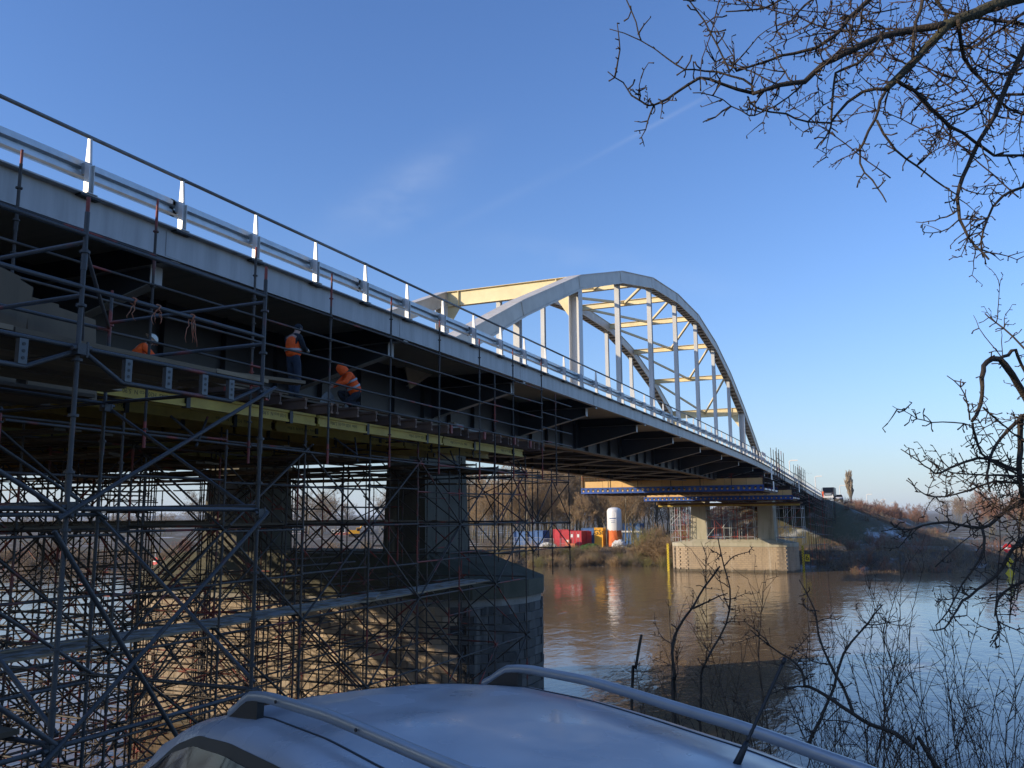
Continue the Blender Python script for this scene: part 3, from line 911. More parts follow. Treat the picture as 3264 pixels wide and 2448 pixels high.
for r_ in range(16):
    X = -11.95-1.55*r_
    s = -8.0+(r_ % 3)*.4
    while s < 27.5:
        L = 5.9 if s+5.9 < 29.5 else 3.9
        o = link('formwork_beam', HB[L], form, Vector((X+rnd.uniform(-.02, .02), s, 2.18))-form.location)
        if r_ < 2 and L == 5.9:
            for e in (1.0, 4.6):                         # the print reads upside down, as the beams lie
                t = link('lettering', letters, o, (.0178, e, 0)); t.rotation_euler = (PI/2, PI, PI/2)
        s += L+.12
    if r_ < 3:
        s = -6.
        while s < 28: boxobj('splice_plate', X-.06, X+.06, s-.05, s+.05, 2.03, 2.30, 'plastic_black', form); s += 3.01
CB = hbeam(9.0, 'beam_brown', 1.2)
s = -6.
k = 0
while s < 29.6:
    for a in (-11.45, -20.6):
        for d in ((0., .17) if (k % 3 == 0) else (0.,)):
            o = link('cross_beam', CB, form, Vector((a-rnd.uniform(0, .15), s+d, 2.455))-form.location); o.rotation_euler = (0, 0, PI/2)
            if a > -12 and rnd.random() < .25: boxobj('beam_end', a-.02, a+.03, s+d-.05, s+d+.05, 2.34, 2.57, 'scaffold_red', form)
    s += rnd.uniform(.62, .98); k += 1
planks(form, -18.6, -11.75, -6, 30.2, 2.60, 'y', 'plank_dark', w=.48, L=2.6)
planks(form, -34.5, -19.2, 8, 30.2, 2.60, 'y', 'plank_dark', w=1.2, L=4.)
boxobj('offcut', -12.0, -11.8, 22.4, 22.75, 2.66, 2.76, 'plywood', form, .3)

# the guard along its river side
guard = thing('platform_guardrail', 'scaffold tube guardrail of six rails along the edge of the formwork platform', 'guardrail', (-11.6, 10, 1.2))
GX = -11.6
GS = [8.19-2.605*2+2.605*k for k in range(11)]
top_me = {}
for k, s in enumerate(GS):
    top = zd(s)-1.15+rnd.uniform(-.1, .12)
    o = standard((GX, s, top-4.0), top, 'scaffold', guard)
    bar('upright_end', (GX, s, top-.02), (GX, s, top+.22), R*.85, 'scaffold_red', guard)
    bar('upright_foot', (GX, s, top-4.2), (GX, s, top-3.75), R*1.1, 'scaffold_red', guard)
for a, c in zip(GS, GS[1:]):
    for z in (4.55, 4.04, 3.53, 3.02, 2.62):
        bar('rail', (GX+.03, a, z+rnd.uniform(-.015, .015)), (GX+.03, c, z+rnd.uniform(-.015, .015)), R, 'scaffold', guard)
    if a > 7: bar('rail', (GX-.04, a+.1, 1.42), (GX-.04, c+.1, 1.40), R, 'scaffold', guard)
for s in (24.9, 30.4):
    standard((GX+.02, s, 1.1), 4.6, 'scaffold', guard)
for z in (4.3, 3.75, 3.2, 2.7):
    bar('rail', (GX, GS[-1], z), (GX, 32.2, z), R, 'scaffold', guard)
for s in (12.0, 17.2, 22.4, 27.6):                       # struts back to the shoring
    bar('strut', (GX, s, 1.45), (FXS[0], s+.1, 1.9), R, 'scaffold', guard)
    bar('strut', (GX, s, 1.3), (GX-.9, s+1.2, 2.0), R, 'scaffold', guard)
# perforated steel plates stored on the platform
def perforated(name, label, loc, pts, rotz, m='steel_perforated'):
    t = thing(name, label, 'steel plate', loc, rotz)
    b = MB(); b.prism(pts, 'y', -.006, .006); part('plate', b, m, t, local=True)
    holes = MB()
    xs_ = [p[0] for p in pts]; zs_ = [p[1] for p in pts]
    x = min(xs_)+.08
    while x < max(xs_)-.05:
        z = .08
        while z < max(zs_)*.7:
            holes.tube((x, -.0075, z), (x, .0075, z), .014, n=6); z += .12
        x += .13
    part('hole', holes, 'plastic_black', t, kind='stuff', local=True)
    return t
p = onX(1000, 1255, -12.6)
perforated('gusset_plate', 'curved perforated steel gusset plate standing at the feet of the workers', (-12.5, p.y+.1, 2.67), [(0, 0), (.75, 0), (.75, .12), (.68, .3), (.5, .38), (.3, .36), (.12, .24), (0, .05)], PI/2+.1)
perforated('gusset_plate', 'narrow upright perforated steel plate between the two workers', (-12.45, p.y+1.05, 2.67), [(0, 0), (.2, 0), (.16, .2), (.18, .55), (.05, .55), (.06, .2)], PI/2)
perforated('gusset_plate', 'low perforated steel splice plate lying near the end of the platform', (-12.6, 23.8, 2.67), [(0, 0), (.9, 0), (.9, .25), (0, .25)], PI/2)
perforated('gusset_plate', 'long perforated steel plate at the far end of the platform', (-12.7, 25.2, 2.67), [(0, 0), (1.3, 0), (1.3, .22), (0, .22)], PI/2)

# ------------------------------------------------------------------ the tower nearest to the camera
tower = thing('access_scaffold', 'tall scaffold tower nearest the camera with plank platform and frosty guardrails', 'scaffold', (-9, 5.5, -3))
TX, TS = [-6.6, -9.1, -11.2], [.3, 2.85, 5.34, 7.81]
RN = .0225
for i, X in enumerate(TX):
    for s in TS:
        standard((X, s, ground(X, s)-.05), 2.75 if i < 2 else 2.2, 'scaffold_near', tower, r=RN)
        if i < 2: bar('spigot', (X, s, 2.7), (X, s, 2.93), RN*.8, 'scaffold_red', tower)
def tl(kind, p, q, r=RN, m='scaffold_near'): return bar(kind, p, q, r, m, tower)
for X in TX:
    for a, c in zip(TS, TS[1:]):
        for z in ((2.57, 2.08, 1.52, .09, -1.9, -3.6) if X == -6.6 else (2.4, 1.9, 1.45, .05, -1.95, -3.7)):
            if z < ground(X, c)+.2: continue
            if X < -11 and z > 1.6: continue
            tl('ledger', (X, a, z), (X, c, z))
for s in TS:
    for a, c in zip(TX, TX[1:]):
        for z in (2.5, 2.0, 1.46, .13, -1.86):
            if z < ground(a, s)+.2 or (c < -11 and z > 1.6): continue
            tl('transom', (a, s, z), (c, s, z))
tl('transom', (-9.1, 7.8, 2.42), (-7.3, 5.9, 2.72)); tl('transom', (-9.3, 7.6, 1.9), (-7.4, 6.0, 2.15))
# diagonals of the front face and the faces behind
tl('diagonal', (-6.52, 5.2, .0), (-6.52, 7.95, 1.5)); tl('diagonal', (-6.54, 2.7, 1.4), (-6.54, 5.35, .02))
tl('diagonal', (-6.52, 7.9, .06), (-6.52, 5.2, -2.0)); tl('diagonal', (-6.56, 5.2, -.1), (-6.56, 7.7, -3.4)); tl('diagonal', (-6.54, 2.8, .05), (-6.54, 5.4, -1.9))
tl('diagonal', (-9.04, 7.9, .0), (-9.04, 5.2, 1.45)); tl('diagonal', (-9.04, 5.2, -.1), (-9.04, 7.9, -1.9))
tl('diagonal', (-6.6, 7.87, -.0), (-9.1, 7.87, 1.4)); tl('diagonal', (-9.1, 7.87, .0), (-6.6, 7.87, -1.8)); tl('diagonal', (-6.6, 5.40, -1.8), (-9.1, 5.40, 0.)); tl('diagonal', (-9.1, 5.4, 0.), (-11.2, 5.4, 1.5))
tl('diagonal', (-11.14, 5.3, -.1), (-11.14, 7.9, 1.5)); tl('diagonal', (-11.14, 5.3, -2.), (-11.14, 7.9, 0.))
# lattice ledger under the platform: bottom chord and punched plates
for a, c in zip(TS[1:], TS[2:]):
    tl('chord', (-6.6, a+.05, 1.5), (-6.6, a+.5, 1.27)); tl('chord', (-6.6, a+.5, 1.27), (-6.6, c-.5, 1.27)); tl('chord', (-6.6, c-.5, 1.27), (-6.6, c-.05, 1.47))
    for e in (.55, 1.05, 1.55, 1.95):
        b = MB(); b.box(-6.625, -6.575, a+e-.04, a+e+.04, 1.285, 1.50)
        o = part('punched_plate', b, 'steel_perforated', tower)
        h = MB()
        for z in (1.335, 1.395, 1.455): h.tube((-6.5735, a+e, z), (-6.5715, a+e, z), .016, n=8)
        part('hole', h, 'plastic_black', o)
planks(tower, -9.0, -6.62, 2.8, 7.8, 1.565, 'y', 'plank', w=.27, L=2.3)
planks(tower, -11.2, -9.15, 2.8, 7.8, 1.50, 'y', 'plank_dark', w=.27, L=2.6)
planks(tower, -9.0, -6.9, 2.85, 5.3, -1.83, 'y', 'plank_dark', w=.27, L=2.6)
boxobj('plank', -7.1, -6.9, 6.9, 8.7, 1.64, 1.68, 'plank', tower, -.35)
for p in ((-6.6, 5.34, .1), (-6.6, 7.81, 1.42), (-6.6, 7.81, .05), (-9.1, 7.81, 1.4), (-6.6, 5.34, -1.9), (-6.6, 7.81, -1.9), (-6.6, 5.34, 1.5)):   # couplers
    b = MB(); b.box(p[0]-.02, p[0]+.075, p[1]-.06, p[1]+.06, p[2]-.05, p[2]+.05); b.tube((p[0]+.05, p[1]-.1, p[2]), (p[0]+.05, p[1]+.1, p[2]+.02), .022, n=8)
    b.tube((p[0]+.07, p[1]+.04, p[2]-.07), (p[0]+.07, p[1]+.04, p[2]+.07), .012, n=6)
    part('coupler', b, 'scaffold_near', tower)
# frayed orange ropes tied to the guardrail
def rope(label, base, n, seed, L=.3):
    q = random.Random(seed); b = MB()
    t = thing('rope', label, 'rope', base)
    b.path([(.03*math.cos(a), .012*math.sin(a*3), .03*math.sin(a)) for a in frange(0, 2*PI*1.9, .5)], [.008]*len(frange(0, 2*PI*1.9, .5)), 5)
    for k in range(n):
        p = Vector((q.uniform(-.01, .02), q.uniform(-.03, .03), -.02)); pts = [p.copy()]
        for i in range(6):
            p = p+Vector((q.uniform(-.012, .014), q.uniform(-.025, .025), -L/6*q.uniform(.6, 1.2))); pts.append(p.copy())
        b.path(pts, [.0045, .0045, .0045, .004, .004, .003, .002], 4)
    part('strand', b, 'rope', t, local=True)
rope('short orange rope end knotted on the near scaffold rail', (-6.6, 5.92, 2.08), 2, 1, .2)
rope('tangled frayed orange rope hanging from the near scaffold rail', (-6.6, 6.68, 2.08), 4, 2, .26)
rope('small bundle of pale frayed rope on the near scaffold rail', (-6.6, 6.22, 2.08), 4, 5, .16)
# plywood sheets leaning on the tower
def sheet(label, px, w, h, lean, dist, tilt):
    p = onX(px[0], px[1], dist)
    t = boxobj('plywood_sheet', -w/2, w/2, -.011, .011, 0, h, 'plywood', None)
    t.location = (p.x, p.y, 1.57+h/2); t.rotation_euler = (lean, tilt, PI/2+.15)
    tag(t, label, 'plywood sheet')
sheet('wide pale plywood sheet leaning inside the near scaffold tower', (215, 930), 1.15, 1.12, -.12, -9.6, .03)
sheet('small plywood sheet behind the wide one in the near scaffold tower', (140, 850), .7, 1.25, -.08, -9.9, -.02)
sheet('narrow dark plywood strip standing at the left edge of the picture', (60, 840), .32, 1.3, -.1, -9.4, .22)
sheet('tall brown plywood board at the far left edge of the picture', (5, 870), .5, 1.35, -.1, -9.3, .12)
# ------------------------------------------------------------------ people
def skinned(name, verts, edges, radii, m, parent, sub=2, root=0):
    me = bpy.data.meshes.new(name); me.from_pydata([tuple(v) for v in verts], edges, [])
    me.materials.append(MATS[m])
    o = link(name, me, parent)
    sk = o.modifiers.new('Skin', 'SKIN'); sk.use_smooth_shade = True
    for i, v in enumerate(me.skin_vertices[0].data):
        r = radii[i]; v.radius = r if isinstance(r, tuple) else (r, r); v.use_root = (i == root)
    sb = o.modifiers.new('Subdivision', 'SUBSURF'); sb.levels = 1; sb.render_levels = sub
    return o
def person(label, loc, rotz, J, hat='cap', jacket='jacket_dark', vest=True, trousers='denim', gloves=True, stripes=()):
    """J: joints in the person's own frame, +Y ahead, +X to the right"""
    t = thing('person', label, 'person', loc, rotz)
    V = {k: Vector(v) for k, v in J.items()}
    names = ['pelvis', 'belly', 'chest', 'neck', 'jaw', 'head']
    vs = [V[k] for k in names]; es = [(i, i+1) for i in range(5)]; rs = [(.13, .10), (.125, .10), (.15, .11), .055, .075, (.078, .095)]
    def chain(start, pts, rr):
        a = start
        for p, r in zip(pts, rr):
            vs.append(Vector(p)); rs.append(r); es.append((a, len(vs)-1)); a = len(vs)-1
        return a
    for sd in ('r', 'l'):
        h = chain(2, [V['shoulder_'+sd], V['elbow_'+sd], V['wrist_'+sd]], [.06, .046, .032])
        w, e = V['wrist_'+sd], V['elbow_'+sd]
        d = (w-e).normalized(); side = d.cross(Vector((0, 0, 1))).normalized() if abs(d.z) < .95 else Vector((1, 0, 0)); dn = d.cross(side)
        palm = w+d*.06
        a = chain(h, [palm], [(.034, .02)])
        for k, (off, L) in enumerate(((-.03, .06), (-.01, .075), (.01, .072), (.028, .055))):
            p1 = palm+d*.03+side*off; p2 = p1+d*L*.5+dn*.008; p3 = p2+(d*.5+dn*.8)*L*.55
            chain(a, [p1, p2, p3], [.009, .0085, .007])
        chain(a, [w+d*.03-side*.035, w+d*.07-side*.05+dn*.02], [.011, .009])
        chain(0, [V['hip_'+sd], V['knee_'+sd], V['ankle_'+sd], V['toe_'+sd]], [.085, .058, .04, .038])
    skinned('body', vs, es, rs, 'skin', t)
    # clothing follows the same joints a little further out
    skinned('trousers', [V['pelvis'], V['hip_r'], V['knee_r'], V['ankle_r'], V['hip_l'], V['knee_l'], V['ankle_l'], V['belly']],
            [(0, 1), (1, 2), (2, 3), (0, 4), (4, 5), (5, 6), (0, 7)], [(.15, .125), .105, .078, .07, .105, .078, .07, (.14, .115)], trousers, t)
    skinned('jacket', [V['pelvis']+Vector((0, 0, .02)), V['belly'], V['chest'], V['shoulder_r'], V['elbow_r'], V['wrist_r'], V['shoulder_l'], V['elbow_l'], V['wrist_l'], V['neck']],
            [(0, 1), (1, 2), (2, 3), (3, 4), (4, 5), (2, 6), (6, 7), (7, 8), (2, 9)], [(.155, .13), (.15, .125), (.17, .13), .08, .064, .048, .08, .064, .048, .075], jacket, t)
    if vest:
        vt = skinned('vest', [V['pelvis']-(V['belly']-V['pelvis'])*.15, V['belly'], V['chest'], V['chest']*.45+V['neck']*.55],
                [(0, 1), (1, 2), (2, 3)], [(.205, .185), (.20, .18), (.205, .18), (.12, .11)], 'hivis', t)
    for k, (f, kk) in enumerate(stripes):                # reflective bands round the torso
        a, c = V['pelvis'], V['chest']; mid = a.lerp(c, f); d = (c-a).normalized()
        sx = Vector((1, 0, 0)); sy = d.cross(sx).normalized(); b = MB(); n = 18
        rx, ry = kk
        vs2 = [mid+d*h+sx*math.cos(2*PI*i/n)*rx+sy*math.sin(2*PI*i/n)*ry for h in (-.026, .026) for i in range(n)]
        b.add(vs2, [(i, (i+1) % n, n+(i+1) % n, n+i) for i in range(n)], 0, True)
        part('reflective_band', b, 'reflective', t, local=True)
    hd = V['head']; up = (V['head']-V['neck']).normalized(); fw = J.get('look', (0, 1, 0)); fw = Vector(fw).normalized()
    b = MB()
    rt = fw.cross(up).normalized(); fw2 = up.cross(rt)
    def dome(b, c, r, hh, top, n=14, m=5):
        ring = []
        for i in range(m+1):
            a = PI/2*i/m
            ring.append([c+(rt*math.cos(2*PI*k/n)*r[0]+fw2*math.sin(2*PI*k/n)*r[1])*math.cos(a)+up*(math.sin(a)*top-hh*(i == 0)) for k in range(n)])
        vs_ = [p for q in ring for p in q]
        b.add(vs_, [(i*n+k, i*n+(k+1) % n, (i+1)*n+(k+1) % n, (i+1)*n+k) for i in range(m) for k in range(n)], 0, True)
    if hat == 'cap': dome(b, hd+up*.015, (.098, .112), .05, .10); part('beanie', b, 'jacket_dark', t, local=True)
    elif hat == 'helmet':
        dome(b, hd+up*.03, (.112, .132), .0, .12)
        n = 14; vs_ = [hd+up*.03+(rt*math.cos(2*PI*k/n)*r0+fw2*math.sin(2*PI*k/n)*(r0+e)) for r0, e in ((.11, .02), (.125, .045)) for k in range(n)]
        b.add(vs_, [(k, (k+1) % n, n+(k+1) % n, n+k) for k in range(n)], 0, True)
        part('helmet', b, 'helmet', t, local=True)
    else: dome(b, hd+up*.01, (.125, .135), .14, .12); part('hood', b, 'hivis', t, local=True)
    b = MB(); b.path([hd+fw2*.085+up*.015, hd+fw2*.112-up*.025], [.01, .016], 6); part('nose', b, 'skin', t, local=True)
    for s_ in (-1, 1):
        b = MB(); b.tube(hd+fw2*.088+rt*s_*.03+up*.02, hd+fw2*.096+rt*s_*.03+up*.02, .009, n=6); part('eye', b, 'ink', t, local=True)
        b = MB(); b.tube(hd+rt*s_*.075-up*.01, hd+rt*s_*.094-up*.005, .022, .026, n=8); part('ear', b, 'skin', t, local=True)
        sd = 'r' if s_ > 0 else 'l'
        b = MB(); a, q = V['ankle_'+sd], V['toe_'+sd]
        b.path([a+Vector((0, -.05, -.03)), a+Vector((0, 0, -.03)), q], [.05, .058, .045], 8); b.path([a+Vector((0, 0, .08)), a+Vector((0, 0, -.05))], [.06, .06], 8)
        part('boot', b, 'jacket_dark', t, local=True)
        if gloves:
            w, e = V['wrist_'+sd], V['elbow_'+sd]; d = (w-e).normalized()
            side = d.cross(Vector((0, 0, 1))).normalized() if abs(d.z) < .95 else Vector((1, 0, 0)); dn = d.cross(side)
            b = MB(); palm = w+d*.06; b.path([w-d*.02, w+d*.02, palm, palm+d*.035], [.036, .036, .04, .03], 8)
            for off, L in ((-.03, .06), (-.01, .075), (.01, .072), (.028, .055)):
                p1 = palm+d*.02+side*off; p2 = p1+d*L*.5+dn*.008; b.path([p1, p2, p2+(d*.5+dn*.8)*L*.55], [.0125, .012, .01], 6)
            b.path([w+d*.02-side*.025, w+d*.07-side*.052+dn*.02], [.014, .011], 6)
            part('glove', b, 'glove', t, local=True)
    return t
stand = dict(pelvis=(0, 0, .97), belly=(0, -.015, 1.14), chest=(0, -.02, 1.37), neck=(0, .04, 1.53), jaw=(0, .10, 1.60), head=(0, .12, 1.67), look=(0, .85, -.5),
    shoulder_r=(.19, -.02, 1.43), elbow_r=(.25, .06, 1.17), wrist_r=(.13, .28, 1.18), shoulder_l=(-.19, -.02, 1.43), elbow_l=(-.24, .08, 1.17), wrist_l=(-.08, .29, 1.22),
    hip_r=(.10, 0, .90), knee_r=(.11, .05, .49), ankle_r=(.11, 0, .09), toe_r=(.13, .15, .04), hip_l=(-.10, 0, .90), knee_l=(-.11, .09, .49), ankle_l=(-.12, .08, .09), toe_l=(-.14, .23, .04))
w1 = person('person in orange vest and black beanie standing on the platform looking at gloved hands', (-12.4, 15.72, 2.66), -.1, stand, 'cap', stripes=(((.42, (.212, .196)),)))
crouch = dict(pelvis=(0, -.12, .40), belly=(0, -.06, .56), chest=(0, .10, .80), neck=(0, .2, .93), jaw=(0, .28, .97), head=(0, .30, 1.04), look=(0, .8, -.6),
    shoulder_r=(.18, .12, .86), elbow_r=(.24, .30, .66), wrist_r=(.12, .48, .58), shoulder_l=(-.18, .12, .86), elbow_l=(-.25, .30, .64), wrist_l=(-.10, .50, .60),
    hip_r=(.11, -.10, .38), knee_r=(.17, .30, .46), ankle_r=(.13, .0, .09), toe_r=(.15, .15, .04), hip_l=(-.11, -.10, .38), knee_l=(-.17, .24, .16), ankle_l=(-.13, -.10, .12), toe_l=(-.14, -.02, .03))
w2 = person('person in orange striped jacket and hood crouching over work on the platform', (-12.35, 18.0, 2.66), PI-.55, crouch, 'hood', jacket='hivis', vest=True, trousers='jacket_dark', gloves=False, stripes=((.45, (.212, .196)), (.82, (.212, .194))))
w3 = person('person in orange jacket and pale helmet crouching behind the near scaffold rails', (-14.2, 12.85, 2.66), -.5, crouch, 'helmet', jacket='hivis', vest=False, trousers='jacket_dark', gloves=False, stripes=((.5, (.168, .145)),))

# ------------------------------------------------------------------ the parked car whose roof fills the foreground
def car_paint():
    m = bpy.data.materials.new('car_paint'); m.use_nodes = True
    N, L = m.node_tree.nodes, m.node_tree.links; b = N['Principled BSDF']
    geo = N.new('ShaderNodeNewGeometry')
    n = N.new('ShaderNodeTexNoise'); n.inputs['Scale'].default_value = 3.; n.inputs['Detail'].default_value = 8; L.new(geo.outputs['Position'], n.inputs['Vector'])
    fl = N.new('ShaderNodeTexNoise'); fl.inputs['Scale'].default_value = 900; L.new(geo.outputs['Position'], fl.inputs['Vector'])
    r = N.new('ShaderNodeMapRange'); r.inputs['From Min'].default_value = .35; r.inputs['From Max'].default_value = .7; r.inputs['To Min'].default_value = .22; r.inputs['To Max'].default_value = .5
    L.new(n.outputs['Fac'], r.inputs['Value']); L.new(r.outputs[0], b.inputs['Roughness'])
    cr = N.new('ShaderNodeMix'); cr.data_type = 'RGBA'; L.new(fl.outputs['Fac'], cr.inputs['Factor'])
    cr.inputs['A'].default_value = (.33, .335, .35, 1); cr.inputs['B'].default_value = (.40, .40, .415, 1)
    L.new(cr.outputs['Result'], b.inputs['Base Color'])
    b.inputs['Metallic'].default_value = .1; b.inputs['Coat Weight'].default_value = .35
    rr = N.new('ShaderNodeMapRange'); rr.inputs['From Min'].default_value = .38; rr.inputs['From Max'].default_value = .62; rr.inputs['To Min'].default_value = .06; rr.inputs['To Max'].default_value = .3
    L.new(n.outputs['Fac'], rr.inputs['Value']); L.new(rr.outputs[0], b.inputs['Coat Roughness'])
    MATS['car_paint'] = m
car_paint()
mat('alu_rail', (.36, .375, .39), .36, .5, col2=(.30, .315, .33), scale=5)
CAR_ROT = 2.651
car = thing('parked_car', 'silver estate car with roof rails and aerial parked in the foreground', 'car', (-1.69, 2.935, -2.14), CAR_ROT)
car.rotation_euler = (.03, -.005, CAR_ROT)
def cinterp(T, x):
    if x <= T[0][0]: return T[0][1]
    for (a, u), (c, v) in zip(T, T[1:]):
        if x <= c: return lerp(u, v, smooth01((x-a)/(c-a))*.35+.65*(x-a)/(c-a))
    return T[-1][1]
ROOFZ = [(-2.12, .98), (-1.98, 1.22), (-1.86, 1.335), (-1.6, 1.40), (-1.0, 1.445), (-.3, 1.47), (.1, 1.46), (.42, 1.425), (.65, 1.375), (.95, 1.265), (1.3, 1.09), (1.6, .95)]
EDGEW = [(-2.12, .60), (-1.6, .60), (-.6, .645), (.1, .65), (.5, .64), (1.6, .60)]
BELTW = [(-2.2, .74), (-1.6, .84), (0, .875), (1.3, .84), (2.2, .68)]
def roof_sec(x):
    zr, we = cinterp(ROOFZ, x), cinterp(EDGEW, x); wb = cinterp(BELTW, x)-.02; zb = min(.93, zr-.02)
    pts = [(wb, zb)]
    for t in (.33, .66): pts.append((lerp(wb, we+.055, t)+.012, lerp(zb, zr-.085, t)))
    pts += [(we+.055, zr-.085), (we+.037, zr-.062), (we, zr-.046), (we-.06, zr-.03), (we-.1, zr-.028), (we-.2, zr-.012), (we*.4, zr+.003), (0, zr+.006)]
    return pts
xs_ = frange(-2.12, 1.6, .057)
b = MB(); n = 21
vs = []
for x in xs_:
    h = roof_sec(x); full = [(y, z) for y, z in h]+[(-y, z) for y, z in reversed(h[:-1])]
    vs += [(x, y, z) for y, z in full]
b.add(vs, [(i*n+k, (i+1)*n+k, (i+1)*n+k+1, i*n+k+1) for i in range(len(xs_)-1) for k in range(n-1)], 0, True)
part('roof', b, 'car_paint', car, local=True)
# lower body
LOW = [(-2.22, .42, .90, .70), (-2.15, .28, .97, .80), (-1.7, .2, .95, .87), (0, .2, .94, .885), (1.2, .2, .955, .87), (1.6, .2, .93, .86), (2.05, .24, .80, .80), (2.22, .38, .64, .62)]
b = MB(); vs = []; m_ = 0
for x, z0, z1, w in LOW:
    row = [(w-.08, z0), (w, z0+.1), (w+.01, lerp(z0, z1, .6)), (w-.02, z1-.06), (w-.1, z1), (w*.4, z1+.03), (0, z1+.035)]
    full = row+[(-y, z) for y, z in reversed(row[:-1])]; m_ = len(full); vs += [(x, y, z) for y, z in full]
fs = [(i*m_+k, (i+1)*m_+k, (i+1)*m_+(k+1) % m_, i*m_+(k+1) % m_) for i in range(len(LOW)-1) for k in range(m_)]
fs += [tuple(range(m_)), tuple((len(LOW)-1)*m_+k for k in range(m_-1, -1, -1))]
b.add(vs, fs, 0, True)
part('body', b, 'car_paint', car, local=True)
def side_pt(x, t, sg, off):
    zr, we = cinterp(ROOFZ, x), cinterp(EDGEW, x); wb = cinterp(BELTW, x)-.02; zb = min(.93, zr-.02)
    return (x, sg*(lerp(wb, we+.055, t)+.012*(1-abs(2*t-1))+off), lerp(zb, zr-.085, t))
def side_patch(name, x0, x1, top, off, m, sg):
    b = MB(); X = frange(x0, x1, .05); T = [0, .3, .6, .8, 1.]
    vs = [side_pt(x, .05+(top(x)-.05)*t, sg, off) for x in X for t in T]; k = len(T)
    fs = [(i*k+j, (i+1)*k+j, (i+1)*k+j+1, i*k+j+1) for i in range(len(X)-1) for j in range(k-1)]
    b.add(vs, fs if sg < 0 else [f[::-1] for f in fs], 0, True)
    return part(name, b, m, car, local=True)
def wtop(x):
    t = .93
    if x > .4: t = .93-((x-.4)/.9)**2*.75
    if x < -1.55: t = .93-((-1.55-x)/.35)**2*.5
    return max(t, .1)
for sg in (1, -1):
    side_patch('window_frame', -1.86, 1.3, lambda x: min(wtop(x)+.055, .985), .004, 'plastic_black', sg)
    for a, c in ((-.1, 1.2), (-1.05, -.17), (-1.80, -1.13)):
        side_patch('side_window', a, c, lambda x: wtop(x)-.03, .009, 'glass_dark', sg)
# windscreen and rear window
for a, c, nm in ((.8, 1.52, 'windscreen'), (-2.08, -1.9, 'rear_window')):
    b = MB(); X = frange(a, c, .08); Y = frange(-.54, .54, .12)
    vs = [(x, y, cinterp(ROOFZ, x)+.012-.03*(y/.6)**2) for x in X for y in Y]; k = len(Y)
    b.add(vs, [(i*k+j, (i+1)*k+j, (i+1)*k+j+1, i*k+j+1) for i in range(len(X)-1) for j in range(k-1)], 0, True)
    part(nm, b, 'glass_dark', car, local=True)
# roof rails with dark feet
for sg in (1, -1):
    def ry(x): return lerp(.59, .497, smooth01((.45-x)/2.2))
    X = frange(-1.72, .45, .06); pts = []
    b = MB(); vs = []
    for x in X:
        lift = .07*smooth01((.47-x)/.22)*smooth01((x+1.74)/.24)
        z = cinterp(ROOFZ, x)-.028+lift; y = sg*ry(x)
        w, h = .012, .019
        vs += [(x, y+u*w, z+v*h) for u, v in ((-1, -.8), (1, -.8), (1.15, .3), (.6, 1), (-.6, 1), (-1.15, .3))]
    k = 6; fs = [(i*k+j, i*k+(j+1) % k, (i+1)*k+(j+1) % k, (i+1)*k+j) for i in range(len(X)-1) for j in range(k)]
    b.add(vs, [f if sg else f for f in fs], 0, True)
    o = part('roof_rail', b, 'alu_rail', car, local=True)
    for a, c in ((.18, .43), (-1.70, -1.5)):
        f = MB(); XX = frange(a, c, .05); vv = []
        for x in XX:
            lift = .07*smooth01((.47-x)/.22)*smooth01((x+1.74)/.24); zr = cinterp(ROOFZ, x)-.028; y = sg*ry(x)
            vv += [(x, y-.013, zr-.02), (x, y+.013, zr-.02), (x, y+.013, zr+lift-.014), (x, y-.013, zr+lift-.014)]
        f.add(vv, [(i*4+j, i*4+(j+1) % 4, (i+1)*4+(j+1) % 4, (i+1)*4+j) for i in range(len(XX)-1) for j in range(4)]+[(0, 1, 2, 3), tuple((len(XX)-1)*4+j for j in (3, 2, 1, 0))])
        part('rail_foot', f, 'plastic_black', o, local=True)
    for x in (.02, -.5, -1.0, -1.5):
        f = MB(); zz = cinterp(ROOFZ, x)-.028+.07+.002
        f.tube((x, sg*(ry(x)+.019), zz), (x, sg*(ry(x)+.0235), zz), .006, n=8); part('screw_cover', f, 'plastic_black', o, local=True)
    # seam strip beside the rail
    f = MB(); XX = frange(-1.85, .6, .07)
    f.path([(x, sg*(cinterp(EDGEW, x)-.085), cinterp(ROOFZ, x)-.031) for x in XX], [.006]*len(XX), 5); part('roof_seam', f, 'plastic_black', car, local=True)
f = MB()   # aerial on the roof, its place read off the picture and carried into the car's own frame
def to_car(w):
    w = Vector(w)-car.location; c, s = math.cos(-CAR_ROT), math.sin(-CAR_ROT)
    return Vector((w.x*c-w.y*s, w.x*s+w.y*c, w.z))
p0 = to_car(deep(2312, 2478, 2.50)); p0.z = cinterp(ROOFZ, p0.x)-.01
d = (to_car(deep(2462, 2078, 2.60))-p0); AL = d.length; d.normalize()
f.path([p0-d*.02, p0+d*.06, p0+d*.075], [.013, .009, .0065], 8); pts = [p0+d*(.075+(AL-.095)*t/24) for t in range(25)]
f.path(pts, [.0058 if i % 2 else .0046 for i in range(25)], 6)
f.path([p0+d*(AL-.02), p0+d*AL], [.0068, .0068], 6)
part('aerial', f, 'plastic_black', car, local=True)
for x in (-1.35, 1.35):
    for sg in (1, -1):
        b = MB(); b.tube((0, -.1, 0), (0, .1, 0), .315, n=28); o = part('wheel', b, 'rubber', car, loc=(x, sg*.78, .315))
        b = MB(); b.tube((0, sg*.101, 0), (0, sg*.112, 0), .21, n=20); part('rim', b, 'alu_rail', o, local=True)
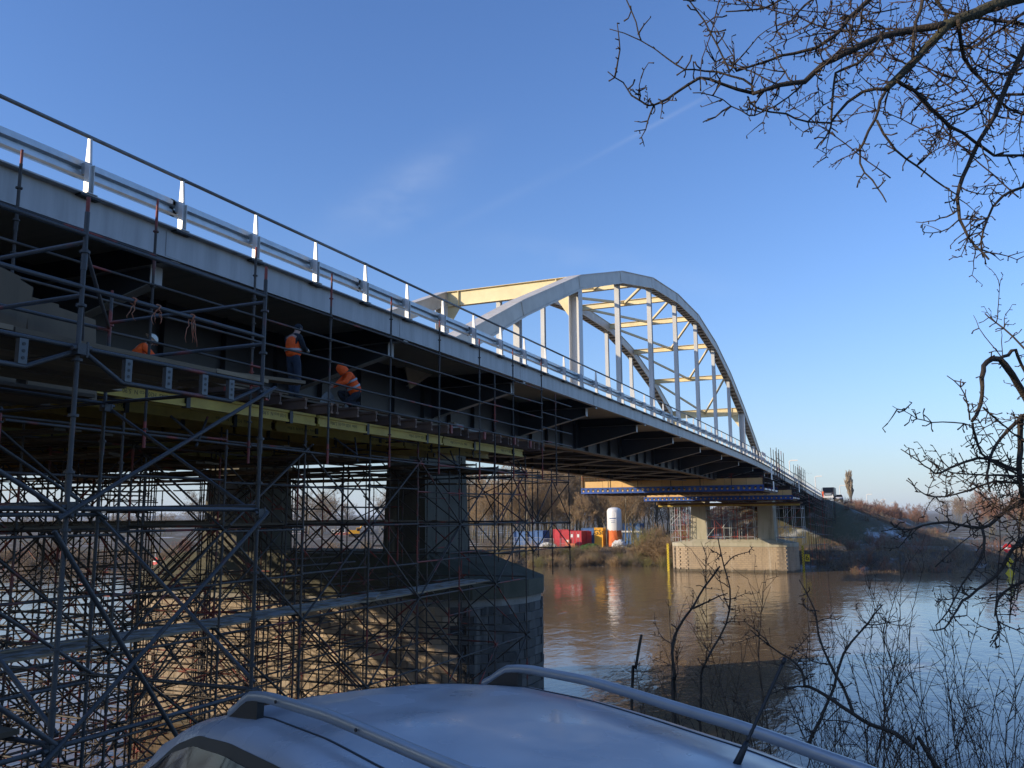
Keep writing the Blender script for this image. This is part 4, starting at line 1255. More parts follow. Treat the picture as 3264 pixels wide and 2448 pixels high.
for sg in (1, -1):
    part('headlight', MB().box(2.0, 2.16, sg*.62-.13, sg*.62+.13, .62, .74), 'glass_dark', car, local=True)
    part('tail_light', MB().box(-2.2, -2.1, sg*.68-.08, sg*.68+.06, .72, .95), 'sign_red', car, local=True)
    b = MB(); b.path([(1.0, sg*.85, .96), (1.02, sg*.96, 1.0), (1.02, sg*1.03, 1.0)], [.03, .075, .06], 8); part('wing_mirror', b, 'car_paint', car, local=True)
    for x in (-.2, -1.1): part('door_handle', MB().box(x-.1, x+.1, sg*.885-.012, sg*.885+.012, .80, .83), 'car_paint', car, local=True)
# ------------------------------------------------------------------ far pier: hanging formwork, scaffolds, gauges
RF = .042
rnd = random.Random(21)
def perforated_beam(b, x0, x1, s, z0, z1, step, r):
    n = int((x1-x0)/step); w = (x1-x0)/n; zc = (z0+z1)/2+.02
    for k in range(n):
        a = x0+k*w; c = a+w; cx = (a+c)/2
        out = [(c, zc), (c, z1), (cx, z1), (a, z1), (a, zc), (a, z0), (cx, z0), (c, z0)]
        inn = [(cx+r*math.cos(PI/4*i), zc+r*math.sin(PI/4*i)) for i in range(8)]
        for y in (s, s+.03):
            b.add([(x, y, z) for x, z in out]+[(x, y, z) for x, z in inn], [(i, (i+1) % 8, 8+(i+1) % 8, 8+i) for i in range(8)])
        b.add([(x, y, z) for y in (s, s+.03) for x, z in inn], [(i, (i+1) % 8, 8+(i+1) % 8, 8+i) for i in range(8)])
    b.box(x0, x1, s-.06, s-.002, z0-.02, z0+.03); b.box(x0, x1, s-.06, s-.002, z1-.03, z1+.02)
def hanging(label, s0, s1, x0, x1, z, hb, panel, ph):
    t = thing('formwork_carriage', label, 'formwork', ((x0+x1)/2, s0, z))
    for s in (s0, s1):
        b = MB(); perforated_beam(b, x0, x1, s, z, z+hb, .62, .185); part('perforated_beam', b, 'formwork_blue', t)
    k = 0; x = x0+.2
    while x < x1-.4:
        e = min(x+2.45, x1-.1)
        boxobj('panel', x, e-.03, s0+.5, s0+.53, z+hb+.03, z+hb+ph+rnd.uniform(-.02, .02), 'panel_orange', t); x = e
    y = s0+.3
    while y < s1: boxobj('joist', x0+.1, x1-.1, y, y+.1, z+.06, z+.26, 'beam_brown', t); y += .62
    x = x0+.3
    while x < x1: boxobj('bearer', x, x+.12, s0+.04, s1-.04, z-.1, z+.05, 'plank_dark', t); x += .85
    n = int((x1-x0)/.62); w = (x1-x0)/n
    for k in range(n):                                   # timber ends showing in the holes of the front beam
        cx = x0+(k+.5)*w; boxobj('timber', cx-.09, cx+.07, s0+.05, s0+2.2, z+hb/2-.16, z+hb/2+.02, 'panel_orange', t)
    y = s0+.3
    while y < s1-.2: boxobj('shade_sheet', x0+.0, x0+.03, y, min(y+1.2, s1)-.02, z+hb+.05, zd(s0)-.95, 'panel_orange', t); y += 1.22  # sheets added at the left end to keep the sun off the right-hand pier column
    boxobj('soffit_board', x0+.1, x1-.1, s0+.1, s1-.1, z+.27, z+.3, 'plank_dark', t)
    for x in (x0+.1, x0+3.4, x0+7.1, -24., x1-7.2, x1-3.6, x1-.1):
        for dz in (0,): bar('guard_post', (x, s0+.3, z+.3), (x, s0+.3, z+hb+ph+.55), RF, 'scaffold', t)
        bar('hanger_rod', (x, s1-.5, z+.3), (x, s1-.5, zd(s1)-(.8 if abs(x+24) > 5.5 else 1.5)), RF*.7, 'scaffold', t)
    for dz in (.45, .75): bar('guard_tube', (x0-.3, s0+.28, z+hb+ph-.25+dz), (x1, s0+.28, z+hb+ph-.25+dz), RF*.8, 'scaffold', t)
    for y in frange(s0, s1, (s1-s0)/4): bar('guard_post', (x1+.05, y, z+.1), (x1+.05, y, z+2.2), RF, 'scaffold', t)
    for dz in (.9, 1.5, 2.1): bar('guard_tube', (x1+.08, s0, z+dz), (x1+.08, s1, z+dz), RF, 'scaffold', t)
    boxobj('toe_board', x1-.02, x1+.02, s0, s1, z+.1, z+.3, 'paint_white', t)
    return t
hanging('blue beamed formwork carriage with orange panels, the higher and nearer one under the bridge', 100.5, 113., -35.1, -13.35, 2.60, .66, 'panel_orange', .8)
hanging('blue beamed formwork carriage with orange panels, the lower one next to the far pier', 125.5, 134.5, -34.0, -12.85, 1.98, .56, 'panel_orange', .75)
ydeck = thing('formwork_deck', 'yellow edged formwork deck resting on scaffold over the far pier', 'formwork', (-24, 136, 1.2))
x = -34.5
while x < -13: boxobj('edge_beam', x, x+3.55, 135.9, 136.1, 1.2, 1.48, 'beam_yellow', ydeck); x += 3.6
for s in frange(136.6, 139.6, .6): boxobj('joist', -34.3, -12.9, s, s+.1, 1.5, 1.7, 'beam_brown', ydeck)
for k in range(6): boxobj('shade_sheet', -34.42, -34.38, 134.6+k*1.2, 135.78+k*1.2, 1.5, zd(138)-.95, 'panel_orange', ydeck)  # more added sheets, closing the gap where sun would reach the column
boxobj('deck_board', -34.3, -12.9, 136, 140, 1.71, 1.75, 'plank_dark', ydeck)

def frame_scaffold(name, label, xs, ss, z0f, z1, levels, reds=.3, m='scaffold', braces=.5, tall=None):
    t = thing(name, label, 'scaffold', (xs[0], ss[0], z0f(xs[0], ss[0])))
    def pick(): return 'scaffold_red' if rnd.random() < reds else m
    for x in xs:
        for s in ss: bar('standard', (x, s, z0f(x, s)), (x, s, z1(s) if callable(z1) else z1), RF, pick(), t, 6)
    for z in levels:
        zz = z if not callable(z) else None
        for s in ss:
            for a, c in zip(xs, xs[1:]):
                if zz is not None and zz > z0f(a, s): bar('ledger', (a, s, zz), (c, s, zz), RF*.9, pick(), t, 6)
        for x in xs:
            for a, c in zip(ss, ss[1:]):
                za, zc = (zz, zz) if zz is not None else (z(a), z(c))
                if za > z0f(x, a): bar('ledger', (x, a, za), (x, c, zc), RF*.9, pick(), t, 6)
    for s in (ss[0],):
        for k, (a, c) in enumerate(zip(xs, xs[1:])):
            for z, w in zip(levels, levels[1:]):
                if callable(z) or rnd.random() > braces or min(z, w) < z0f(a, s)-.3: continue
                p, q = ((a, s-.06, z), (c, s-.06, w)) if rnd.random() < .5 else ((a, s-.06, w), (c, s-.06, z))
                bar('diagonal', p, q, RF*.8, pick(), t, 6)
    return t
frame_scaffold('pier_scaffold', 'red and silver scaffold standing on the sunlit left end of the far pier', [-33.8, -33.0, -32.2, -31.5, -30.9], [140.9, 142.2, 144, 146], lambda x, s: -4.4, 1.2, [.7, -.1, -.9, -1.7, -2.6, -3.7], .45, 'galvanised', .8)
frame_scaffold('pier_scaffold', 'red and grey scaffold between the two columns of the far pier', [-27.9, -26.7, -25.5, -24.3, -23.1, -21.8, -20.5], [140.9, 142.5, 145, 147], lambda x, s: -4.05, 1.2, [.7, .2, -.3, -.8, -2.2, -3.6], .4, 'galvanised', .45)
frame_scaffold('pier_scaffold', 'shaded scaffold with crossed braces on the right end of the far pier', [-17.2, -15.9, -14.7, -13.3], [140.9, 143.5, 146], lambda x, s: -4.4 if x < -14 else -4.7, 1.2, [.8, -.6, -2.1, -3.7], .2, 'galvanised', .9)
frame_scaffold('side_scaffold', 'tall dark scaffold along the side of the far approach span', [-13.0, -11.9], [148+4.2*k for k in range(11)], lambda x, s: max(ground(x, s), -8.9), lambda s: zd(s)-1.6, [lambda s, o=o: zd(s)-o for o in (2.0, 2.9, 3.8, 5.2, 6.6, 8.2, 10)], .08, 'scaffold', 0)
frame_scaffold('edge_scaffold', 'scaffold rails climbing the deck edge above the higher formwork carriage', [-13.25, -12.6], [107.5+2.4*k for k in range(4)], lambda x, s: 3.6, lambda s: zd(s)+1.75, [lambda s, o=o: zd(s)-o for o in (-.5, .9, 1.7, 2.4)], .1, 'scaffold', 0)
frame_scaffold('edge_scaffold', 'scaffold rails climbing the deck edge above the lower formwork carriage', [-13.1, -12.5], [131.5+2.6*k for k in range(5)], lambda x, s: 2.4, lambda s: zd(s)+1.6, [lambda s, o=o: zd(s)-o for o in (-.4, .9, 1.8, 2.7)], .1, 'scaffold', 0)
# stair tower
st = thing('stair_tower', 'scaffold stair tower with many treads beside the far abutment', 'stair tower', (-12.4, 198, -6))
for x in (-14.2, -11.7):
    for s in (196., 198.2): bar('standard', (x, s, ground(x, s)-.2), (x, s, 3.6), RF, 'scaffold', st, 6)
for k in range(5):
    z = -5.6+2.0*k
    for i in range(9): boxobj('tread', -13.9, -12.1, (196.1+i*.23) if k % 2 else (198.1-i*.23), (196.1+i*.23) if k % 2 else (198.1-i*.23), z+i*.22, z+i*.22+.04, 'galvanised', st).scale.y = .22
    for x in (-14.1, -11.8):
        a, c = (196., 198.2) if k % 2 else (198.2, 196.)
        bar('stringer', (x, a, z), (x, c, z+2.), RF*1.2, 'scaffold', st, 6); bar('handrail', (x, a, z+.9), (x, c, z+2.9), RF*.8, 'scaffold', st, 6)
for z in (-5.5, -3.5, -1.5, .5, 2.5):
    bar('ledger', (-14.2, 196, z), (-11.7, 196, z), RF, 'scaffold', st, 6)
    bar('ledger', (-14.2, 196, z), (-17.5, 196, z), RF, 'scaffold', st, 6)
# water gauges on the pier corners
def gauge(label, x, s, z0, z1, digits):
    t = thing('water_gauge', label, 'gauge', (x, s, z0))
    part('board', MB().box(x-.17, x+.17, s-.03, s+.02, z0, z1), 'gauge_yellow', t)
    z = z0+.1; k = 0
    while z < z1-.15:
        boxobj('mark', x-.15 if k % 2 else x+.02, x-.0 if k % 2 else x+.15, s-.04, s-.032, z, z+.1, 'ink', t); z += .2; k += 1
    for d, zz in digits:
        boxobj('number_plate', x+.28, x+.98, s-.03, s+.02, zz-.55, zz+.55, 'gauge_yellow', t)
        o = link('number', text_mesh(d, 1.2, 'ink'), t, Vector((x+.63, s-.034, zz))-t.location); o.rotation_euler = (PI/2, 0, 0)
    return t
gauge('long yellow water gauge on the left corner of the far pier', -34.35, 140.6, -9.6, -4.7, ())
gauge('yellow water gauge with number plates on the right corner of the far pier', -13.75, 144.6, -9.6, -5.0, (('6', -6.9),))
# notice boards hung on the deck-edge scaffolds
for px, z, h, lab in (((2459, 1502), 0, 1.9, 'tall white banner hung on the scaffold at the deck edge'), ((2466, 1548), 0, .95, 'white notice board hung below the tall banner on the scaffold'), ((2547, 1550), 0, 1.7, 'second tall white banner hung further along the deck edge')):
    p = onX(px[0], px[1], -12.4)
    b = MB(); b.box(-.02, .02, -.42, .42, -h/2, h/2)
    t = thing('notice_board', lab, 'banner', p); part('sheet', b, 'paint_white', t, local=True)
    for k in range(3): part('print', MB().box(.021, .023, -.25, .25, -h*.3+k*h*.22, -h*.3+k*h*.22+h*.07), 'formwork_blue', t, local=True)
# striped barrier boards on the deck
for k, (dz, s) in enumerate(((.85, 106.5), (.2, 105.8))):
    t = thing('traffic_barrier', ('upper' if k == 0 else 'lower')+' orange and white striped barrier board at the deck edge', 'barrier', (RX+.12, s, zd(s)+dz))
    for i in range(7): part('stripe', MB().box(0, .03, i*.5, i*.5+.5, 0, .42), 'machine_orange' if i % 2 else 'paint_white', t, local=True).location.z = (zd(s+i*.5)-zd(s))
person('person in orange working clothes standing beside the dark lorry', (-14.4, 203.5, zroad(203.5)), 0, stand, 'helmet', jacket='hivis', vest=False, trousers='hivis', gloves=False)

# ------------------------------------------------------------------ vehicles and lamps on the approach
def lorry(label, loc, rotz, body, L=7.0, W=2.45, H=3.2):
    t = thing('lorry', label, 'lorry', loc, rotz)
    part('cargo_box', MB().box(-W/2, W/2, -L*.3, L*.7, .9, H), body, t, local=True)
    b = MB(); b.prism([(-L*.3-.05, .45), (-L*.3-.05, 2.75), (-L*.3-.55, 2.75), (-L*.3-1.75, 1.6), (-L*.3-1.85, .45)], 'x', -W/2+.03, W/2-.03); part('cab', b, body, t, local=True)
    b = MB(); y0, y1 = -L*.3-.62, -L*.3-1.73
    b.add([(-W/2+.2, y0-.02, 2.70), (W/2-.2, y0-.02, 2.70), (W/2-.2, y1-.03, 1.66), (-W/2+.2, y1-.03, 1.66)], [(0, 3, 2, 1)]); part('windscreen', b, 'glass_dark', t, local=True)
    part('bumper', MB().box(-W/2, W/2, -L*.3-1.95, -L*.3-1.86, .4, .8), 'paint_white', t, local=True)
    part('grille', MB().box(-.6, .6, -L*.3-1.90, -L*.3-1.855, .95, 1.4), 'alu_rail', t, local=True)
    for x in (-W/2+.2, W/2-.2):
        for y in (-L*.3-.9, L*.2, L*.45):
            b = MB(); b.tube((x-.14, y, .5), (x+.14, y, .5), .5, n=16); part('wheel', b, 'rubber', t, local=True)
    for x in (-W/2+.3, W/2-.3): part('headlight', MB().box(x-.15, x+.15, -L*.3-1.92, -L*.3-1.862, .85, 1.05), 'paint_white', t, local=True)
    return t
p = onY(2641, 1585, 209.)
lorry('dark lorry parked on the road at the far end of the bridge', (p.x, 212., zroad(210)), 0, 'truck_black', H=2.75)
def van(label, loc, rotz):
    t = thing('van', label, 'van', loc, rotz)
    b = MB(); b.prism([(-2.3, .35), (-2.4, .9), (-1.5, 1.15), (-.8, 1.75), (2.2, 1.8), (2.35, 1.2), (2.35, .35)], 'x', -.92, .92); part('body', b, 'paint_white', t, local=True)
    b = MB(); b.add([(-.8, -1.52, 1.17), (.8, -1.52, 1.17), (.74, -.85, 1.71), (-.74, -.85, 1.71)], [(0, 1, 2, 3)]); part('windscreen', b, 'glass_dark', t, local=True)
    for v in t.children:
        if v.name.startswith('windscreen'): v.location = (0, -.03, .02)
    for x in (-.8, .8):
        for y in (-1.4, 1.4):
            b = MB(); b.tube((x-.1, y, .33), (x+.1, y, .33), .33, n=14); part('wheel', b, 'rubber', t, local=True)
        part('headlight', MB().box(x*.8-.14, x*.8+.14, -2.42, -2.36, .72, .86), 'glass_dark', t, local=True)
    for sg in (-1, 1): part('side_window', MB().box(sg*.921-.004, sg*.921+.004, -.75, 1.9, 1.2, 1.62), 'glass_dark', t, local=True)
    part('bumper', MB().box(-.9, .9, -2.46, -2.35, .38, .62), 'plastic_black', t, local=True)
    return t
p = onY(2674, 1620, 222.)
van('white van parked on the frosty verge beyond the bridge', (p.x, 222., ground(p.x-1., 222.)), .15)
for k, (px, py, s) in enumerate(((2516, 1470, 180), (2598, 1520, 220), (2676, 1549, 260), (2762, 1577, 300), (2808, 1593, 345), (2838, 1603, 390))):
    p = onY(px, py, s)
    base = zroad(s) if s < 200 else max(ground(p.x, s), ground(p.x-2, s)-1)
    t = thing('lamp_post', ['white lamp post standing on the bridge deck beyond the arch', 'white lamp post left of the dark lorry', 'white lamp post behind the white van', 'white lamp post just right of the poplar', 'small white lamp post above the brown bushes', 'smallest and farthest white lamp post over the bushes'][k], 'lamp post', (p.x, s, base))
    part('pole', MB().tube((0, 0, 0), (0, 0, p.z-base), .14, .10, 8), 'paint_white', t, local=True)
    b = MB(); b.path([(0, 0, p.z-base-.05), (.25, 0, p.z-base+.06), (.9, 0, p.z-base+.12)], [.09, .09, .08], 6); part('arm', b, 'paint_white', t, local=True)
    part('lamp_head', MB().box(.3, 1.6, -.2, .2, p.z-base+.03, p.z-base+.25), 'paint_white', t, local=True)

# ------------------------------------------------------------------ building site on the far bank
def gz(x, y): return ground(x, y)
def container(label, px0, px1, py_top, Y, m, depth=3.5, doors=True, rot=0., txt=None, name='container'):
    a, c = onY(px0, py_top, Y), onY(px1, py_top, Y); W = (c-a).length
    base = gz((a.x+c.x)/2, Y); H = (a.z+c.z)/2-base
    t = thing(name, label, 'container', ((a.x+c.x)/2, Y, base), rot)
    b = MB(); b.box(-W/2+.04, W/2-.04, .05, depth-.05, .12, H-.04)
    for k in range(max(3, int(depth/.35))):
        y = .2+k*.35
        if y > depth-.3: break
        for sg in (-1, 1): b.box(min(sg*(W/2-.04), sg*W/2), max(sg*(W/2-.04), sg*W/2), y, y+.17, .2, H-.12)
    part('box', b, m, t, local=True)
    f = MB()
    for x0, x1, z0, z1 in ((-W/2, W/2, 0, .15), (-W/2, W/2, H-.12, H), (-W/2, -W/2+.13, .15, H-.12), (W/2-.13, W/2, .15, H-.12)): f.box(x0, x1, -.03, .1, z0, z1)
    part('frame', f, m, t, local=True)
    if doors:
        for sg in (-1, 1):
            d = part('door', MB().box(min(sg*.02, sg*(W/2-.14)), max(sg*.02, sg*(W/2-.14)), .0, .045, .17, H-.14), m, t, local=True)
            for k in (.3, .75): part('lock_rod', MB().tube((sg*(W/2-.14)*k, -.02, .2), (sg*(W/2-.14)*k, -.02, H-.18), .025, n=6), 'galvanised', d, local=True)
            part('placard', MB().box(sg*(W/4)-.22, sg*(W/4)+.22, -.012, -.006, H*.62, H*.80), 'paint_white', d, local=True)
    if txt:
        o = link('lettering', text_mesh(txt, H*.36, 'ink'), t, (0, -.036, H*.76)); o.rotation_euler = (PI/2, 0, 0)
    return t
container('bright red container with lock rods and white placards on its doors', 1812, 1853, 1692, 163., 'container_red', 5.)
container('plain red steel panel leaning container left of the wire fence', 1763, 1784, 1687, 165., 'container_red', .6, False)
container('dark red site hut between the two bright red ones', 1786, 1812, 1688, 168.5, 'container_red', 3., False)
container('dull red container half hidden behind the bright red one', 1851, 1871, 1693, 166., 'container_red', 3., False)
container('blue site container left of the yellow one', 1853, 1893, 1683, 170., 'container_blue', 5., False)
container('yellow container with black lettering left of the silo', 1894, 1921, 1682, 166., 'container_yellow', 2.2, False, 0, 'GSt')
container('blue container at the left seen through the scaffold tubes', 1700, 1730, 1691, 170., 'container_blue', 4., False)
container('long pale blue container behind the thin trees at the left', 1637, 1696, 1694, 176., 'container_blue', 3., False)
t = container('blue and white site cabin right of the silo', 1984, 2042, 1668, 182., 'container_blue', 3., False, name='site_cabin')
W = 3.6
part('eaves', MB().box(-2.3, 2.3, -.25, -.05, 2.6, 2.95), 'paint_white', t, local=True)
# machine, silo, bags
p = onY(1817, 1745, 160.5); base = gz(p.x, 160.5)
t = thing('generator', 'small orange machine on skids in front of the red container', 'machine', (p.x, 160.5, base))
part('housing', MB().box(-.95, -.05, 0, 1.2, .25, 1.75), 'machine_orange', t, local=True); part('engine_cover', MB().box(0, 1.0, 0, 1.2, .2, .95), 'machine_orange', t, local=True)
part('panel', MB().box(-.7, -.3, -.02, -.005, 1.2, 1.6), 'paint_white', t, local=True)
for y in (.1, .9): part('skid', MB().box(-1., 1.05, y, y+.15, 0, .2), 'plastic_black', t, local=True)
Y = 168.; p = onY(1960, 1737, Y); top = onY(1960, 1617, Y); base = gz(p.x, Y); H = top.z-base
l, r_ = onY(1938, 1650, Y), onY(1982, 1650, Y); RAD = (r_-l).length/2
t = thing('silo', 'tall white silo with its foot wrapped in orange tarpaulin', 'silo', (p.x, Y, base))
b = MB(); n = 24
prof = [(RAD*.97, H*.42), (RAD, H*.44), (RAD, H*.90), (RAD*.96, H*.935), (RAD*.8, H*.972), (RAD*.45, H*.995), (0.02, H)]
vs = [(r0*math.cos(2*PI*k/n), r0*math.sin(2*PI*k/n), z) for r0, z in prof for k in range(n)]
b.add(vs, [(i*n+k, i*n+(k+1) % n, (i+1)*n+(k+1) % n, (i+1)*n+k) for i in range(len(prof)-1) for k in range(n)], 0, True)
part('tank', b, 'paint_white', t, local=True)
b = MB(); vs = []
for i, z in enumerate(frange(.25, H*.43, H*.04)):
    for k in range(36):
        r0 = RAD*(.98+.035*math.sin(k*1.9+i*.8)+.02*math.sin(k*3.7)); vs.append((r0*math.cos(2*PI*k/36), r0*math.sin(2*PI*k/36), z))
m_ = len(vs)//36
b.add(vs, [(i*36+k, i*36+(k+1) % 36, (i+1)*36+(k+1) % 36, (i+1)*36+k) for i in range(m_-1) for k in range(36)], 0, True)
part('tarpaulin', b, 'tarpaulin_orange', t, local=True)
for a in (.6, 2.2, 3.8, 5.4): part('leg', MB().tube((RAD*.85*math.cos(a), RAD*.85*math.sin(a), 0), (RAD*.85*math.cos(a), RAD*.85*math.sin(a), H*.44), .09, n=6), 'machine_orange', t, local=True)
for dx in (.55, .8):
    pass
b = MB(); xx = RAD*.55; yy = -RAD*.86
b.path([(xx-.3, yy+.1, H*.86), (xx, yy-.12, H*.86), (xx, yy-.12, H*.4)], [.06, .06, .06], 6); part('filling_pipe', b, 'paint_white', t, local=True)
for k in (.62, .75): part('pipe_bracket', MB().box(xx-.28, xx+.05, yy-.1, yy+.12, H*k-.03, H*k+.03), 'galvanised', t, local=True)
for k, w in ((.715, .62), (.66, .4), (.62, .3)):
    part('print_line', MB().box(-w+.05, w-.05+.2, -RAD-.012, -RAD*.95, H*k, H*k+(.16 if k > .7 else .07)), 'wall_blue_tent', t, local=True)
def bag(label, px, py, Y, r, seed, group=None):
    q = random.Random(seed); p = onY(px, py, Y); base = gz(p.x, Y)
    b = MB(); n, m = 12, 7; vs = []
    for i in range(m+1):
        for k in range(n):
            a = 2*PI*k/n; h = i/m; rr = r*(.8+.35*math.sin(PI*h))*(1-.55*h*h)*q.uniform(.88, 1.12)
            vs.append((rr*math.cos(a), rr*.9*math.sin(a), h*r*1.5*q.uniform(.95, 1.05)))
    b.add(vs, [(i*n+k, i*n+(k+1) % n, (i+1)*n+(k+1) % n, (i+1)*n+k) for i in range(m) for k in range(n)]+[tuple(m*n+k for k in range(n))], 0, False)
    o = part('bulk_bag', b, 'bag_white', None); o.location = (p.x, Y, base-.05); tag(o, label, 'bag', group)
for k, (px, Y, r) in enumerate(((1728, 161, .6), (1738, 162.5, .75), (1748, 161, .8), (1757, 162, .7), (1766, 161.2, .6), (1734, 163.5, .7))):
    bag('crumpled white sack heaped by the wire fence', px, 1745, Y, r, k, 'white sacks by the fence')
for k, (px, Y, r) in enumerate(((1966, 164.4, 1.0), (1977, 164, 1.1), (1985, 164.6, .8))):
    bag('crumpled white bulk bag at the foot of the silo', px, 1735, Y, r, 20+k, 'white bags by the silo')
def mesh_fence(label, px0, px1, Y, H=1.9):
    a, c = onY(px0, 1740, Y), onY(px1, 1740, Y); base = gz(a.x, Y); W = c.x-a.x
    t = thing('site_fence', label, 'fence', (a.x, Y, base)); n = max(1, round(W/2.2))
    for k in range(n+1): part('post', MB().tube((W*k/n, 0, 0), (W*k/n, 0, H), .035, n=6), 'fence_wire', t, local=True)
    for z in (.15, H*.5, H-.03): part('rail', MB().tube((0, 0, z), (W, 0, z), .028, n=6), 'fence_wire', t, local=True)
    b = MB(); x = .12
    while x < W: b.tube((x, 0, .15), (x, 0, H-.03), .012, n=4, cap=False); x += .22
    part('wire_mesh', b, 'fence_wire', t, kind='stuff', local=True)
mesh_fence('open wire mesh site fence left of the red panel', 1733, 1765, 164.)
mesh_fence('wire mesh site fence between the red panel and the orange machine', 1786, 1803, 162.8)
mesh_fence('long wire mesh site fence in front of the blue containers at the left', 1640, 1725, 167.)
# a walker on the far bank path
person('person in dark trousers and orange jacket on the far bank beside the bushes', (onY(2086, 1730, 158).x, 158., gz(onY(2086, 1730, 158).x, 158.)), -1.2, stand, 'helmet', jacket='hivis', vest=False, trousers='jacket_dark', gloves=False)
# houses and excavator far behind the scaffold on the left
def house(label, px0, px1, py_eave, py_ridge, Y, wall='house_wall', dep=8.):
    a, c = onY(px0, py_eave, Y), onY(px1, py_eave, Y); base = gz(a.x, Y); W = c.x-a.x; he = a.z-base; hr = onY(px0, py_ridge, Y).z-base
    t = thing('house', label, 'house', (a.x, Y, base))
    part('wall', MB().box(0, W, 0, dep, 0, he), wall, t, local=True)
    b = MB(); b.prism([(-.4, he-.1), (dep/2, hr), (dep+.4, he-.1)], 'x', -.3, W+.3); r0 = part('roof', b, 'roof_tile', t, local=True)
    part('chimney', MB().box(W*.7, W*.7+.6, dep*.5-.3, dep*.5+.3, hr-.5, hr+.9), 'roof_tile', r0, local=True)
    k = 0; x = 1.
    while x < W-1.2:
        for z in ((1.0, he-1.9) if he > 4.5 else (1.0,)):
            w = part('window', MB().box(x, x+1.0, -.05, .03, z, z+1.2), 'paint_white', t, local=True); part('pane', MB().box(x+.1, x+.9, -.06, -.052, z+.1, z+1.1), 'glass_dark', w, local=True)
        x += 2.3
    return t
house('house with red tiled roof seen beside the near pier column', 1208, 1246, 1672, 1655, 300.)
house('grey roofed house behind the scaffold with a row of windows', 1050, 1110, 1712, 1697, 260., 'paint_white')
house('low pale house further left behind the scaffold', 905, 975, 1712, 1700, 280., 'paint_white')
def excavator(label, px, Y):
    p = onY(px, 1730, Y); base = gz(p.x, Y); t = thing('excavator', label, 'excavator', (p.x, Y, base), .5)
    for y in (-1.1, 1.1): part('track', MB().box(-1.8, 1.8, y-.3, y+.3, 0, .85), 'rubber', t, local=True)
    part('house', MB().box(-1.9, .6, -1.2, 1.2, .95, 2.1), 'container_yellow', t, local=True); c = part('cab', MB().box(.62, 1.7, -1.2, -.1, .95, 2.9), 'container_yellow', t, local=True)
    part('cab_window', MB().box(.8, 1.71, -1.21, -.09, 1.8, 2.7), 'glass_dark', c, local=True)
    b = MB(); b.path([(1.2, .3, 1.6), (2.8, .3, 4.6), (5.0, .3, 3.9)], [.28, .25, .2], 6); part('boom', b, 'container_yellow', t, local=True)
    b = MB(); b.path([(4.8, .3, 4.2), (5.6, .3, 1.5)], [.2, .15], 6); part('stick', b, 'container_yellow', t, local=True)
    part('bucket', MB().box(5.1, 6.0, -.2, .8, .6, 1.5), 'truck_black', t, local=True)
excavator('yellow excavator working on the far bank behind the scaffold', 1130, 240.)
# river marks
def beacon(label, x, y, signs):
    t = thing('river_sign', label, 'sign', (x, y, WATER))
    part('pole', MB().tube((0, 0, -1.5), (0, 0, 4.6), .07, n=8), 'fence_wire', t, local=True)
    for z, m, shp in signs:
        b = MB()
        if shp == 'disc': b.tube((0, -.06, z), (0, -.02, z), .62, n=20)
        else: b.prism([(0, z-.8), (.6, z), (0, z+.8), (-.6, z)], 'y', -.06, -.02)
        o = part('sign_face', b, m, t, local=True)
        if shp == 'disc': part('bar', MB().box(-.45, .45, -.075, -.062, z-.11, z+.11), 'paint_white', o, local=True)
p = onZ(3221, 1840, WATER); beacon('red no entry disc over yellow diamonds on a pole at the right bank', p.x, p.y, ((4.0, 'sign_red', 'disc'), (2.1, 'gauge_yellow', 'diamond'), (.5, 'gauge_yellow', 'diamond')))
p = onZ(492, 1838, WATER); beacon('small red and yellow river mark seen through the scaffold at the left', p.x, p.y, ((2.4, 'sign_red', 'disc'), (1.0, 'gauge_yellow', 'diamond')))
# birds in a loose line over the far road
for k in range(6):
    p = deep(2562+k*5+rnd.uniform(-1, 1), 1508+rnd.uniform(-2.5, 2.5), 420.)
    b = MB(); w = .9; b.add([(-w, 0, .25), (-w*.4, .1, .12), (0, .15, 0), (0, -.2, 0), (-w*.4, -.15, .1), (w*.4, .1, .12), (w, 0, .25), (w*.4, -.15, .1)], [(0, 1, 4), (1, 2, 3, 4), (2, 5, 7, 3), (5, 6, 7)])
    b.path([(0, .35, 0), (0, 0, 0), (0, -.4, 0)], [.03, .12, .04], 6)
    o = part('bird', b, 'truck_black', None); o.location = p; tag(o, 'tiny dark bird flying in line above the far road', 'bird', 'birds over the far road')
# ------------------------------------------------------------------ bare trees and bushes of the far bank
def rand_dir(q): 
    v = Vector((q.gauss(0, 1), q.gauss(0, 1), q.gauss(0, 1))); return v.normalized()
def grow(q, tr, cr, p, d, L, r, depth, up, spread, kids, twig_r):
    """one limb with its side shoots; thick wood goes to tr, thin wood to cr"""
    n = 4 if depth > 1 else 2
    pts = [p.copy()]; dd = d.copy()
    for i in range(n):
        dd = (dd+rand_dir(q)*.16+Vector((0, 0, up*.14))).normalized(); p = p+dd*(L/n); pts.append(p.copy())
    rs = [max(twig_r, lerp(r, r*.35, i/n)) for i in range(n+1)]
    (tr if depth >= 3 else cr).path(pts, rs, 5 if depth >= 3 else 3)
    if depth == 0: return
    k = kids[depth-1]
    for i in range(k):
        t = lerp(.2 if depth < 4 else .28, 1., (i+q.random()*.8)/k); t = min(t, .98)
        a = t*n; j = min(int(a), n-1); base = pts[j].lerp(pts[j+1], a-j); ax = (pts[j+1]-pts[j]).normalized()
        side = ax.cross(rand_dir(q)).normalized()
        nd = (ax*(1-spread)+side*spread+Vector((0, 0, up*.5))).normalized()
        grow(q, tr, cr, base, nd, L*q.uniform(.42, .62)*(1.15-t*.45), r*.42*(1.1-t*.4), depth-1, up, spread, kids, twig_r)
